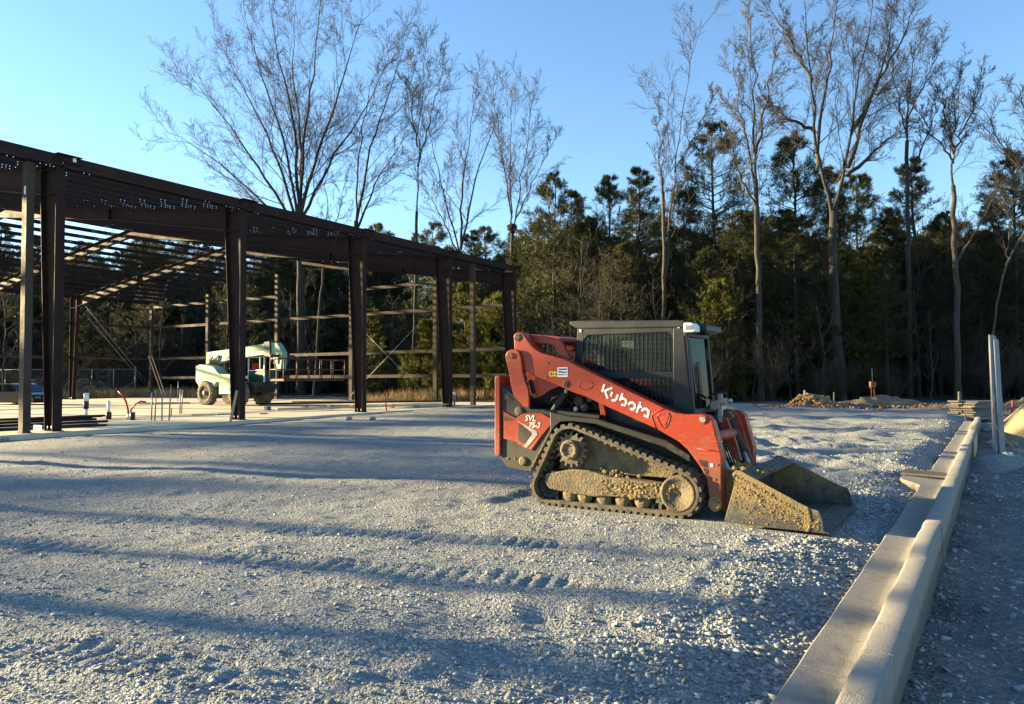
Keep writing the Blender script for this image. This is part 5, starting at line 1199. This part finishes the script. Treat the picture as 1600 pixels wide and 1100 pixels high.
    MB().tube([(0.0, .9, 1.2), (0.05, .9, 1.25), (.15, .92, 1.27), (.22, .93, 1.25)], .012, 6).build('hose', mat['blackpipe'], cp); MB().tube([(-0.02, .85, 1.05), (0.04, .88, 1.14), (.12, .9, 1.2)], .012, 6).build('hose', mat['blackpipe'], cp)
    # ---- bucket
    ya, yb = -0.12, 1.56
    bk = empty('bucket', (0, 0, 0), 0, root)
    sp = [(0.568, 0.493), (0.60, 0.52), (0.65, 0.526), (1.268, 0.226), (1.363, 0.20), (1.395, 0.12), (1.404, 0.03), (1.42, 0.006), (1.247, 0.0), (0.747, 0.0), (0.50, 0.012), (0.485, 0.03), (0.60, 0.43)]
    for y0 in (ya, yb - .014):
        p = MB().prism(sp, y0, y0 + .014).build('side_plate', mat['bucket'], bk, 0.004)
        b = MB().prism([(0.60, 0.435), (0.62, 0.46), (1.27, 0.135), (1.25, 0.10)], y0 - .006 if y0 == ya else y0 + .014, y0 if y0 == ya else y0 + .02); b.build('edge_strip', mat['bucket'], p, 0.003)
        b = MB().prism([(1.235, 0.245), (1.27, 0.23), (1.30, 0.10), (1.275, 0.0), (1.24, 0.0)], y0 - .008 if y0 == ya else y0 + .014, y0 if y0 == ya else y0 + .022); b.build('wear_bar', mat['mud'], p, 0.003)
    prof = [(1.40, 0.012), (1.0, 0.012), (0.66, 0.014), (0.57, 0.03), (0.53, 0.08), (0.545, 0.20), (0.60, 0.40), (0.635, 0.51)]
    out = [(x - .010 * (1 if i > 3 else 0), z - .010 * (1 if i < 4 else 0)) for i, (x, z) in enumerate(prof)]
    MB().prism(prof + out[::-1], ya + .014, yb - .014).build('shell', mat['bucket_in'], bk)
    MB().prism([(0.625, 0.50), (0.65, 0.522), (0.80, 0.452), (0.795, 0.44)], ya + .015, yb - .015).build('top_lip', mat['bucket_in'], bk, 0.003)
    MB().prism([(1.22, 0.022), (1.24, 0.027), (1.45, 0.008), (1.45, -0.002), (1.22, 0.0)], ya - .002, yb + .002).build('cutting_edge', mat['bucket_in'], bk, 0.002)
    for i in range(7): yy = ya + .12 + i * (yb - ya - .24) / 6; MB().cyl((1.31, yy, 0.018), (1.31, yy, 0.03), 0.016, 10).build('edge_bolt', mat['muddy'], bk)
    for yy in (0.25, 1.15): MB().prism([(0.54, 0.20), (0.60, 0.42), (0.50, 0.44), (0.42, 0.3), (0.46, 0.2)], yy, yy + .04).build('bucket_bracket', mat['muddy'], bk, 0.005)
    b = MB(); pts = []; sz = []
    for i in range(620):
        t = rg.random(); x = 0.58 + .78 * t; top = 0.50 - .40 * t + .02
        z = top - abs(rg.gauss(0, .075)) - .02 if i % 4 else max(.03, top * rg.random())
        if z < .02: z = .05
        pts.append((x, ya - .002, z)); sz.append(.0025 * math.exp(rg.uniform(0, 1.8)))
    lumps(b, pts, rg, sz); tag(b.build('clay_splatter', mat['mud'], bk), kind='stuff')
    b = MB(); pts = [(rg.uniform(.6, .85), rg.uniform(0.1, .6), rg.uniform(.46, .50) - .0) for i in range(20)] + [(0.56 + rg.uniform(-.05, .06), rg.uniform(.05, .5), .49 + rg.uniform(0, .05)) for i in range(30)]
    lumps(b, pts, rg, [rg.uniform(.012, .04) for _ in pts]); tag(b.build('clay_clods', mat['mud'], bk), kind='stuff')
build_loader()
# ------------------------------------------------------------------ telehandler on the slab
def build_telehandler():
    O = gp(319, 633, 0.03)
    root = tag(empty('telehandler', O, R(-33)), 'pale green telehandler with raised boom and work basket parked on the slab', 'telehandler')
    PG, DG, BK = mat['tgreen'], mat['dgreen'], mat['blackpipe']
    for x in (0, 2.7):
        for y in (0, 1.95):
            s = 1 if y == 0 else -1; b = MB()
            b.lathe([(0.36, 0.05 * s), (0.42, 0.0), (0.60, 0.0), (0.655, 0.05 * s), (0.66, 0.36 * s), (0.6, 0.42 * s), (0.4, 0.42 * s)], (x, y, 0.66), 'y', 28)
            for i in range(22):
                a = 2 * math.pi * i / 22
                b.box((x + .645 * math.cos(a), y + .10 * s, .66 + .645 * math.sin(a)), (0.06, 0.2, 0.075), rotm('Y', -a)); a += .14
                b.box((x + .645 * math.cos(a), y + .31 * s, .66 + .645 * math.sin(a)), (0.06, 0.2, 0.075), rotm('Y', -a))
            w = b.build('wheel', mat['tyre_dusty'], root)
            r = MB(); r.lathe([(0.10, -.01 * s), (0.13, .02 * s), (0.22, .07 * s), (0.36, .05 * s), (0.38, .02 * s), (0.40, .05 * s)], (x, y, .66), 'y', 24); rim = r.build('rim', mat['muddy'], w)
            h = MB(); h.lathe([(0.05, -.05 * s), (0.10, -.045 * s), (0.11, .03 * s)], (x, y, .66), 'y', 16); h.build('hub', mat['galv'], w)
    MB().prism([(-0.9, 0.75), (3.6, 0.70), (3.7, 1.05), (3.4, 1.25), (-0.9, 1.3)], 0.55, 1.85).build('chassis', BK, root, 0.03)
    for x in (0, 2.7): MB().cyl((x, .4, .66), (x, 2.0, .66), .14, 14).build('axle', BK, root)
    hood = MB().prism([(-0.95, 1.30), (-0.95, 2.15), (-0.6, 2.24), (-0.15, 2.21), (0.5, 2.12), (0.72, 2.06), (1.0, 1.80), (1.21, 1.70), (2.35, 1.66), (2.40, 1.28), (0.9, 1.25), (0.7, 1.0), (-0.6, 1.0)], 0.10, 0.72).build('engine_hood', PG, root, 0.04)
    MB().prism([(-0.5, 1.35), (-0.5, 1.60), (-0.1, 1.62), (1.2, 1.42), (1.2, 1.30), (0.2, 1.42)], 0.094, 0.12).build('dark_stripe', DG, hood)
    MB().prism([(1.28, 0.60), (1.28, 1.62), (2.45, 1.64), (2.45, 0.62)], 0.0, 0.52).build('fuel_tank', PG, root, 0.03)
    MB().prism([(1.30, 1.05), (1.30, 1.32), (2.44, 1.30), (2.44, 1.08)], -0.006, 0.01).build('tank_stripe', DG, root)
    # boom
    boom = MB().prism([(-1.05, 2.30), (-1.0, 2.94), (1.3, 3.08), (4.15, 3.30), (4.15, 2.72), (1.3, 2.52), (-0.6, 2.25)], 0.82, 1.22).build('boom', PG, root, 0.02)
    MB().prism([(0.35, 3.0), (1.05, 2.93), (1.1, 2.7), (0.8, 2.5)], 0.80, 0.83).build('dark_patch', DG, boom); MB().prism([(2.6, 3.0), (4.0, 3.05), (4.0, 2.93), (2.6, 2.86)], 0.805, 0.825).build('dark_stripe', DG, boom)
    MB().prism([(4.0, 2.65), (4.0, 3.38), (4.45, 3.42), (4.5, 2.70), (4.3, 2.58)], 0.76, 1.28).build('boom_collar', DG, root, 0.03)
    MB().prism([(4.4, 2.75), (4.4, 3.34), (4.9, 3.32), (5.35, 2.80), (5.25, 1.85), (5.0, 1.85), (4.75, 2.4)], 0.85, 1.19).build('boom_head', PG, root, 0.02)
    MB().cyl((0.3, 1.02, 1.5), (1.6, 1.02, 2.55), .09, 14).build('lift_cylinder', BK, root); MB().cyl((-0.4, .9, 2.0), (0.1, .9, 2.9), .05, 10).build('cylinder_rod', mat['bright'], root)
    for i in range(7): MB().tube([(-0.75 + .13 * i, .8, 2.2), (-0.85 + .15 * i, .77, 2.5 + .05 * (i % 3)), (-.5 + .12 * i, .78, 2.75), (.2, .8, 2.7)], .025, 6).build('hose', BK, root)
    # cab (open frame) on the far side
    cb = empty('operator_cab', (0, 0, 0), 0, root)
    MB().prism([(1.95, 1.22), (1.95, 1.85), (2.4, 1.83), (3.3, 1.9), (3.3, 1.2)], 1.35, 2.15).build('cab_tub', DG, cb, 0.02)
    for x in (1.97, 3.28):
        for y in (1.37, 2.13): MB().bar((x, y, 1.2), (x, y, 2.65), .06, .06, (1, 0, 0)).build('cab_post', mat['white'], cb)
    MB().prism([(1.9, 2.63), (3.36, 2.63), (3.3, 2.72), (1.95, 2.74)], 1.32, 2.18).build('cab_roof', PG, cb, 0.02)
    MB().bar((1.95, 1.34, 1.2), (3.3, 1.34, 1.2), .05, .07).build('cab_sill', mat['white'], cb); MB().bar((1.95, 1.34, 1.87), (3.3, 1.34, 1.92), .04, .05).build('cab_rail', mat['white'], cb)
    MB().prism([(2.0, 1.7), (2.55, 1.7), (2.5, 1.85), (2.2, 1.88), (2.12, 2.3), (2.0, 2.3)], 1.55, 1.95).build('seat', mat['seatred'], cb, 0.03)
    MB().prism([(2.1, .85), (3.5, .85), (3.5, 1.16), (2.1, 1.16)], 1.45, 2.05).build('belly_box', DG, root, 0.02)
    # work basket hung on the carriage, lying across the front
    bk = empty('work_basket', (0, 0, 0), 0, root); RD = mat['brick_red']; y0, y1, x0, x1 = 0.25, 4.45, 5.15, 6.2
    MB().span((x0, y0, 1.30), (x1, y1, 1.42)).build('floor', RD, bk, 0.01)
    for z in (1.9, 2.45):
        for (a, c) in (((x0, y0), (x1, y0)), ((x1, y0), (x1, y1)), ((x1, y1), (x0, y1)), ((x0, y1), (x0, y0))): MB().tube([(a[0], a[1], z), (c[0], c[1], z)], .03, 6).build('rail', RD, bk)
    for i in range(6):
        for x in (x0, x1): yy = y0 + (y1 - y0) * i / 5; MB().tube([(x, yy, 1.4), (x, yy, 2.46)], .028, 6).build('upright', RD, bk)
    for i in range(6): yy = 0.4 + .22 * i; MB().bar((5.1, yy, 2.75), (5.0, yy, 2.2), .05, .05).build('carriage_bar', BK, bk)
    MB().span((4.95, 0.3, 2.55), (5.1, 1.9, 2.68)).build('carriage', BK, bk)
build_telehandler()

# ------------------------------------------------------------------ stub-ups, props and litter on the slab
SZ = 0.03
def slab_pt(px, py): return gp(px, py, SZ)
def upright(name, label, cat, group, px, py, topy, r, mats, cuts=(), k=12, lean=0.0, parts=('pipe',)):
    p = slab_pt(px, py); h = at(px, topy, p[1])[2] - SZ
    e = tag(empty(name, p), label, cat, group); zs = [0] + [h * c for c in cuts] + [h]
    for i in range(len(zs) - 1): MB().tube([(lean * zs[i] , 0, zs[i]), (lean * zs[i + 1], 0, zs[i + 1])], r[i], k).build(parts[i], mat[mats[i]], e)
    return e
upright('drain_stub', 'tall white and black plastic drain stub standing on the slab left', 'pipe', 'pipe stubs', 134.3, 657, 614, (0.085, 0.055, 0.085, 0.085), ('blackpipe', 'pvc', 'blackpipe', 'pvc'), (0.17, 0.42, 0.70), parts=('sleeve', 'pipe', 'coupling', 'pipe'))
upright('drain_stub', 'shorter white plastic drain stub with black sleeve on the slab', 'pipe', 'pipe stubs', 169.8, 655, 626, (0.095, 0.055), ('blackpipe', 'pvc'), (0.38,), parts=('sleeve', 'pipe'))
upright('drain_stub', 'short black sleeve stub beside the red tubes on the slab', 'pipe', 'pipe stubs', 207, 656.5, 644, (0.085,), ('blackpipe',), (), parts=('sleeve',))
upright('drain_stub', 'white-capped grey stub beside the fourth frame column', 'pipe', 'pipe stubs', 710, 634, 613, (0.05, 0.07), ('galv', 'pvc'), (0.78,), parts=('pipe', 'cap'))
for i, (px, by, ty, lb, ln) in enumerate([(236.5, 657.5, 613, 'leftmost grey conduit of the row standing on the slab', .02), (242, 657.5, 609, 'second grey conduit from the left in the slab row', .03), (253, 657.5, 609, 'third grey conduit, plumb, in the middle of the slab row', 0.0),
        (264, 657.5, 601, 'fourth and tallest grey conduit of the slab row', .05), (281, 647, 608, 'grey conduit of the rear pair, its left one', .02), (283.5, 646, 609, 'grey conduit of the rear pair, its right one', .05), (278, 627, 596, 'single thin grey conduit behind the slab row', .01), (267.5, 650, 638, 'short grey conduit stub right of the tallest one', .02)]):
    upright('conduit', lb, 'conduit', 'conduits standing on the slab', px, by, ty, (0.024,), ('galv',), (), 8, ln)
def red_tubes():
    o = slab_pt(201, 655); e = tag(empty('flexible_tubes', o), 'pair of red flexible tubes spreading from a tape-wrapped base on the slab', 'tubing')
    def L(px, py): return at(px, py, o[1]) - o
    MB().tube([L(201, 652), L(200, 640), L(197, 628), L(192, 618), L(185, 611)], 0.035, 8).build('tube', mat['redpipe'], e)
    MB().tube([L(202, 652), L(205, 640), L(212, 631), L(220, 627), L(228, 628)], 0.03, 8).build('tube', mat['redpipe'], e)
    MB().tube([(0, 0, 0), (0, 0, 0.1), (0.02, 0, .2)], [.09, .075, .05], 8).build('wrapping', mat['pvc'], e)
red_tubes()
def stake(name, label, cat, a, b, ya, w, m, group=None):
    p = at(a[0], a[1], ya); q = at(b[0], b[1], ya)
    o = MB().bar((0, 0, 0), tuple(q - p), w, w).build(name, mat[m], None, 0.004, loc=p); return tag(o, label, cat, group)
pr = slab_pt(360, 659)
stake('timber_prop', 'pale timber prop leaning against the second frame column', 'prop', (360, 659), (370, 610), pr[1], 0.07, 'newwood')
stake('brace_pole', 'left one of two long orange-lit poles bracing the corner post', 'pole', (258, 630), (232, 556), 56, 0.055, 'newwood', 'long bracing poles')
stake('brace_pole', 'right one of two long orange-lit poles bracing the corner post', 'pole', (263, 630), (237, 556), 56.4, 0.055, 'newwood', 'long bracing poles')
q = slab_pt(604, 642); stake('marker_stake', 'crooked red marker stake right of the third frame column', 'stake', (604, 642), (601.5, 611), q[1], 0.05, 'redpipe')
def beam_on_blocks():
    for i, (a, b, lb) in enumerate([((432, 643.5), (700, 635.5), 'long pale steel member lying on blocks across the front of the slab'), ((400, 634.5), (690, 630), 'long pale steel member lying farther back on the slab'), ((455, 631.3), (560, 629.5), 'short pale steel member behind the long ones on the slab')]):
        p, q = slab_pt(*a), slab_pt(*b); o = MB().bar((0, 0, 0.12), tuple(q - p + np.array([0, 0, .12])), .16, .09).build('steel_member', mat['newwood'] if i != 1 else mat['steel'], None, 0.004, loc=p); tag(o, lb, 'steel member', 'members on the slab')
    for i, px in enumerate((418, 477, 516, 551, 612, 651, 690)):
        p = slab_pt(px, 641 - (px - 418) * .02); o = MB().box((0, 0, .085), (.22, .22, .17)).build('spacer_block', mat['mudboard'], None, 0.006, loc=p)
        o.rotation_euler = (0, 0, BA); tag(o, '%s dark spacer block counted from the left on the slab' % ('first', 'second', 'third', 'fourth', 'fifth', 'sixth', 'seventh')[i], 'block', 'spacer blocks on the slab')
beam_on_blocks()
def scrap():
    for i, (px, py, l, lb) in enumerate([(318, 649, .9, 'dark scrap of flat steel on the slab left of the timber prop'), (352, 648, .6, 'small dark scrap lying beside the timber prop foot'), (411, 647, .3, 'tiny dark offcut on the slab right of the second column')]):
        p = slab_pt(px, py); o = MB().box((0, 0, .02), (l, .16, .03)).build('steel_scrap', mat['mudboard'], None, 0.003, loc=p); o.rotation_euler = (0, 0, .3 * i); tag(o, lb, 'scrap', 'scraps on the slab')
    p = slab_pt(216, 631.5); q = slab_pt(296, 631); tag(MB().bar((0, 0, .06), tuple(q - p + np.array([0, 0, .06])), .1, .08).build('steel_member', mat['galv'], None, 0, loc=p), 'long grey member lying at the back of the slab behind the conduits', 'steel member')
scrap()
# purlin bundle by the first column
def bundle():
    o = slab_pt(20, 676); 
    rr = random.Random(2)
    names = ('bottom', 'second', 'third', 'fourth', 'fifth', 'sixth', 'seventh', 'top')
    for i in range(8):
        c = gp(-30 + rr.uniform(0, 6), 676 - i * .6, 0.0); end = gp(162 - 12 * (i % 3) + rr.uniform(-8, 4), 667 - i * .5, 0.0)
        z = 0.06 + .075 * (i // 2); off = BB * (.2 * (i % 2))
        a = np.array([c[0] + off[0], c[1] + off[1], z]); b_ = np.array([end[0] + off[0], end[1] + off[1], z])
        m = MB().bar((0, 0, 0), tuple(b_ - a), .18, .066).build('stacked_purlin', mat['steel'], None, 0.004, loc=a)
        tag(m, '%s %s purlin lying in the stack behind the first columns' % (('lowest', 'second-layer', 'third-layer', 'topmost')[i // 2], ('front', 'rear')[i % 2]), 'purlin', 'purlins stacked at the slab edge')
    p = gp(60, 668, .2); tag(MB().box((0, 0, 0), (.38, .01, .13), rotm('Z', -.5)).build('paper_label', mat['white'], None, 0, loc=at(59, 668, 19.4)), 'white paper label on the steel stack between the first columns', 'label')
bundle()
def rocks():
    for i, (px, py, r_, lb) in enumerate([(545, 657, .13, 'pale rock lying against the slab edge right of the second column'), (8, 684, .10, 'small pale rock at the left slab corner'), (16, 682, .07, 'smaller stone beside the rock at the left slab corner'), (148, 870, .03, 'brown clod lying in the left foreground gravel'), (582, 657, .11, 'brown rock near the slab edge between second and third columns')]):
        p = gp(px, py, -.02); rr = random.Random(i); bm = bmesh.new(); bmesh.ops.create_icosphere(bm, subdivisions=2, radius=r_)
        for v in bm.verts: v.co *= rr.uniform(.75, 1.15); v.co.z *= .65
        me = bpy.data.meshes.new('rock'); bm.to_mesh(me); bm.free(); me.materials.append(mat['rock'] if i != 3 else mat['clay']); z = float(land(p[0], p[1])) + r_ * .4
        tag(link('rock', me, None, (p[0], p[1], z)), lb, 'rock', 'loose rocks')
rocks()

# ------------------------------------------------------------------ fence, tyres and car beyond the frame
def fence():
    d = 62.0; x0, x1 = at(-60, 620, d)[0], at(211, 620, d)[0]; h = 2.35
    z0 = float(land((x0 + x1) / 2, d)); e = tag(empty('chain_link_fence', (x0, d, z0)), 'grey chain-link fence with posts and top rail behind the frame', 'fence'); n = 8; W_ = x1 - x0
    for i in range(n + 1): MB().tube([(W_ * i / n, 0, -.1), (W_ * i / n, 0, h + (0.25 if i == n else .02))], .035 if i < n else .06, 8).build('fence_post', mat['galv'], e)
    MB().tube([(0, 0, h), (W_, 0, h)], .025, 6).build('top_rail', mat['galv'], e); MB().tube([(W_ - 1.9, 0.0, .2), (W_, 0, 1.35)], .025, 6).build('brace_rail', mat['galv'], e)
    P = []; s = 0.13
    for k in range(int((W_ + h) / s)):
        a = k * s; xa, za = min(a, W_), max(0, a - W_); xb, zb = max(0, a - h), min(h, a); P.append([(xa, 0.03, za), (xb, 0.03, zb)])
        P.append([(W_ - xa, 0.03, za), (W_ - xb, 0.03, zb)])
    P = np.array(P); tag(link('wire_mesh', tubes_mesh('wire_mesh', [(P, np.full(P.shape[:2], .0035), 3)], mat['galv']), e), kind='stuff')
fence()
def tyres():
    lay = [(112, 600, 'black tyre leaning upright behind the fence, left of three'), (132, 598, 'black tyre leaning upright behind the fence, middle of three'), (152, 602, 'black tyre leaning upright behind the fence, right of three'), (60, 606, 'big black tyre standing behind the first columns'), (72, 610, 'black tyre beside the big one behind the first columns')]
    for i, (px, py, lb) in enumerate(lay):
        p = at(px, 620, 61.0 - i % 2); z = float(land(p[0], p[1])); r_ = .75 + .12 * (i % 2)
        b = MB(); b.lathe([(r_ * .5, -.14), (r_ * .9, -.2), (r_, -.14), (r_, .14), (r_ * .9, .2), (r_ * .5, .14)], (0, 0, 0), 'y', 24)
        t = b.build('old_tyre', mat['tyre'], None, 0, loc=(p[0], p[1], z + r_ * .95)); t.rotation_euler = (R(-12), 0, R(20 * i)); tag(t, lb, 'tyre', 'old tyres by the fence')
tyres()
def car():
    o = gp(52, 634, 0.0); e = tag(empty('parked_car', (o[0], o[1], float(land(o[0], o[1]))), R(-20)), 'glossy black car parked beyond the frame at the left picture edge', 'car')
    body = [(0.0, 0.35), (0.05, 0.62), (-0.15, 0.82), (-0.95, 0.95), (-1.25, 0.98), (-3.9, 1.0), (-4.35, 0.95), (-4.45, 0.6), (-4.4, 0.35)]
    MB().prism(body, 0, 1.8).build('body', mat['carblack'], e, 0.06, 3)
    cabn = [(-1.15, 0.97), (-1.85, 1.40), (-2.2, 1.47), (-3.4, 1.45), (-4.15, 1.0)]
    c = MB().prism(cabn, .12, 1.68).build('cabin', mat['carblack'], e, 0.05, 3)
    MB().prism([(-1.4, 1.0), (-1.9, 1.34), (-2.2, 1.40), (-2.6, 1.40), (-2.6, 1.0)], .112, .13).build('side_window', mat['glass'], c); MB().prism([(-2.7, 1.0), (-2.7, 1.40), (-3.3, 1.39), (-3.8, 1.05)], .112, .13).build('side_window', mat['glass'], c)
    for x in (-0.85, -3.6):
        for y in (0.0, 1.62):
            w = MB().lathe([(.2, 0), (.31, -.01), (.34, .03), (.34, .17), (.31, .2), (.2, .2)], (x, y - .01, .34), 'y', 24).build('wheel', mat['tyre'], e); MB().lathe([(.03, -.005), (.2, .0), (.22, .03)], (x, y - .012, .34), 'y', 16).build('rim', mat['galv'], w)
    MB().box((0.02, .25, .66), (.06, .3, .1)).build('headlight', mat['galv'], e, .01); MB().box((0.02, 1.55, .66), (.06, .3, .1)).build('headlight', mat['galv'], e, .01)
    MB().prism([(-1.0, .93), (-1.15, 1.05), (-1.3, 1.0)], -.12, 0.0).build('wing_mirror', mat['carblack'], e, .01)
car()

# ------------------------------------------------------------------ right-hand side: soil heaps, planks, posts
def heap(name, label, cat, cx, cy, rx, ry, h, rz, m, seed, rough=.25, z=None):
    n = 40; V = []; F = []; rr = 26
    for j in range(rr):
        t = j / (rr - 1)
        for i in range(n):
            a = 2 * math.pi * i / n; x, y = rx * t * math.cos(a), ry * t * math.sin(a)
            hh = h * (1 - t * t) ** 1.0 * (1 + rough * float(vnoise(x * 2.2 / max(rx, .5) * rx, y * 2.2, seed))) + rough * .35 * h * float(vnoise(x * 6, y * 6, seed + 1)) * (1 - t) + rough * .2 * h * float(vnoise(x * 15, y * 15, seed + 2)) * (1 - t ** 3)
            V.append((x, y, hh - .12 * t))
    for j in range(rr - 1):
        for i in range(n): F.append((j * n + i, j * n + (i + 1) % n, (j + 1) * n + (i + 1) % n, (j + 1) * n + i))
    me = np_mesh(name, np.array(V), np.array(F), mat[m], True)
    o = link(name, me, None, (cx, cy, float(land(cx, cy)) if z is None else z), (0, 0, rz)); return tag(o, label, cat)
p = at(1268, 640, 34.5); heap('clay_heap', 'small heap of orange clay clods at the edge of the wood', 'soil heap', p[0], p[1], 1.3, .8, .5, 0, 'clay', 60, .6)
p = at(1370, 640, 35.5); heap('soil_bank', 'low grey-brown soil bank along the wood edge right of the clay heap', 'soil bank', p[0], p[1], 3.4, 1.3, .3, .05, 'clay', 63, .6)
p = at(1470, 645, 31); heap('soil_bank', 'short soil bank left of the plank stack', 'soil bank', p[0], p[1], 1.6, .9, .22, 0, 'clay', 66, .6)
p = gp(1628, 700, -.25); heap('sand_heap', 'tall heap of tan soil behind the grey post at the right edge', 'soil heap', p[0] + 1.75, p[1] + 1.0, 2.3, 2.0, 1.3, .2, 'sand', 69, .18)
p = gp(1590, 640, -.2); heap('clay_heap', 'orange clay heap far behind the tan soil heap', 'soil heap', p[0] + .8, p[1], 2.2, 1.2, .55, 0, 'clay', 72, .5)
p = gp(1575, 735, -.25); heap('gravel_heap', 'low heap of grey gravel round the foot of the grey post', 'gravel heap', p[0], p[1], 1.0, .7, .17, 0, 'ground', 75, .35)
p = gp(1150, 640, 0); heap('gravel_heap', 'flat gravel ridge beside the hydraulic coupler at the wood edge', 'gravel heap', p[0], p[1], 1.6, .7, .22, 0, 'ground', 78, .35)
def clods():
    rg = np.random.default_rng(12); n = 260; c = at(1268, 640, 34.5); X = c[0] + rg.normal(0, .75, n); Y = c[1] - .3 + rg.normal(0, .35, n)
    Zf = lambda x, y: land(x, y) + 0.50 * np.clip(1 - ((x - c[0]) / 1.2) ** 2 - ((y - c[1]) / .8) ** 2, 0, 1)
    tag(link('clay_clods', chips('clay_clods', X, Y, rg.uniform(.03, .11, n), (.6, 1), 13, (.7, 1.2), 0.1, 'claychip', .1, Zf)), 'broken orange clay clods strewn over the small heap', 'clods', kind='stuff')
    n = 500; c2 = at(1380, 645, 34); X = c2[0] + rg.normal(0, 3.2, n); Y = c2[1] + rg.normal(0, .9, n)
    tag(link('soil_clods', chips('soil_clods', X, Y, rg.uniform(.02, .09, n), (.5, 1), 14, (.4, .9), 0.1, 'claychip', .1)), 'loose soil clods scattered along the far edge of the lot', 'clods', kind='stuff')
mat['claychip'] = tint_material('clay_clod', (0.30, 0.18, 0.09), 0.95)
clods()
# stakes by the wood
for a, b, d, w, m, lb in [((1257, 628), (1257, 610), 36, .05, 'pvc', 'white-topped thin stake behind the orange clay heap'), ((1268, 630), (1268, 616), 37, .03, 'galv', 'thin grey stake right of the white-topped one'), ((1303, 636), (1303, 613), 36, .045, 'newwood', 'short orange stake beside the big forked trunk foot'), ((1343, 628), (1346, 621), 36, .06, 'pvc', 'small white tilted marker on the soil bank'),
                          ((1499, 640), (1499, 612), 33, .09, 'wood', 'weathered stake standing behind the plank stack'), ((1582, 652), (1582, 626), 26, .05, 'redpipe', 'red-flagged stake right of the grey post')]:
    stake('survey_stake', lb, 'stake', a, b, d, w, m, 'stakes along the wood edge')
def rusty_sign():
    o = at(1364, 630, 37); e = tag(empty('rusty_box', (o[0], o[1], float(land(o[0], o[1])))), 'small rusty box on thin legs with a rod at the wood edge', 'box')
    MB().box((0, 0, .95), (.26, .22, .30)).build('box', mat['rust'], e, .01)
    for x in (-.08, .09): MB().tube([(x, 0, 0), (x * .8, 0, .8)], .018, 6).build('leg', mat['rust'], e)
    MB().tube([(0, 0, 1.1), (-.01, 0, 1.75)], .016, 6).build('rod', mat['galv'], e)
rusty_sign()
def planks():
    rr = random.Random(17); c = at(1523, 655, 27.0); ang = R(28); words = ['lowest', 'second', 'third', 'fourth', 'fifth', 'sixth', 'seventh', 'eighth', 'ninth', 'topmost']
    for i in range(10):
        for j in range(2):
            l = rr.uniform(1.35, 1.75); u = -0.27 + .54 * j + rr.uniform(-.04, .04); v = rr.uniform(-.10, .12)
            ca, sa = math.cos(ang), math.sin(ang); x = c[0] + .0 + v * ca - u * sa; y = c[1] + v * sa + u * ca
            z = -.16 + .07 * i + .03
            o = MB().box((0, 0, 0), (l, .42, .056)).build('stacked_board', mat['wood'], None, .006, loc=(x, y, z)); o.rotation_euler = (rr.uniform(-.01, .01), rr.uniform(-.025, .025), ang + rr.uniform(-.08, .08))
            tag(o, '%s grey board in the %s pile of the weathered board stack' % (words[i], ('front', 'rear')[j]), 'board', 'weathered boards stacked behind the kerb end')
    o = MB().box((0, 0, .0), (.05, .03, .5)).build('form_stake', mat['newwood'], None, .004, loc=at(1508.5, 660, 24.5)); tag(o, 'short upright stake in front of the board stack', 'stake')
planks()
def form_board():
    a, b = kpt(KW + .03, 17.2, -.02), kpt(KW + .03, 19.6, -.02); c = (a + b) / 2
    o = MB().box((0, 0, 0), (2.3, .035, .30)).build('form_board', mat['newwood'], None, .004, loc=c); o.rotation_euler = (0, 0, math.atan2(KD[1], KD[0])); tag(o, 'upright form board against the back of the far kerb', 'board')
form_board()
def post_bundle():
    o = gp(1564, 729, -.22); e = tag(empty('post_bundle', o), 'bundle of galvanised channel posts leaning upright in the gravel heap', 'posts')
    tp = at(1553, 523, o[1] + .25) - o
    for i, (dx, dy, cut) in enumerate(((-.06, 0, 1.0), (.0, .012, 0.99), (.055, 0, .955), (.01, -.045, .965))):
        a = np.array([dx * 1.15, dy, -.1]); b = tp * cut + np.array([dx * .75, dy * .8, 0])
        m = MB(); m.bar(a, b, .078, .012, (0, -1, 0.2)); d = (b - a) / np.linalg.norm(b - a)
        for s in (-1, 1): m.bar(a + np.array([s * .034, .018, 0]), b + np.array([s * .034, .018, 0]), .010, .045, (0, -1, .2))
        m.build('channel_post', mat['galv'], e, .003)
    MB().bar((-.10, -.03, .0), (-.10, -.03, .38), .03, .02).build('short_offcut', mat['galv'], e)
    MB().tube([tuple(np.array([-.12, -.05, 1.3])), (-.17, -.06, 1.0), (-.12, -.05, .75), (.1, -.08, .45), (.35, -.2, .1)], .007, 5).build('tie_wire', mat['newwood'], e)
    MB().tube([(.05, 0, .95), (.35, .5, .35)], .012, 5).build('guy_stick', mat['newwood'], e)
post_bundle()
for i, (px, py, r_, lb) in enumerate([(1582, 698, .13, 'pale lit clod below the tan soil heap'), (1560, 690, .16, 'grey rock right of the far kerb back'), (1540, 672, .2, 'grey broken slab behind the far kerb end'), (1548, 700, .15, 'dark rock between kerb back and grey post'), (1592, 708, .14, 'brown rock under the tan soil heap')]):
    p = gp(px, py, -.15); rr = random.Random(i + 50); bm = bmesh.new(); bmesh.ops.create_icosphere(bm, subdivisions=2, radius=r_)
    for v in bm.verts: v.co *= rr.uniform(.7, 1.2); v.co.z *= .7
    me = bpy.data.meshes.new('rock'); bm.to_mesh(me); bm.free(); me.materials.append(mat['rock' if i else 'sand']); tag(link('rock', me, None, (p[0], p[1], float(land(p[0], p[1])) + r_ * .3)), lb, 'rock', 'loose rocks')
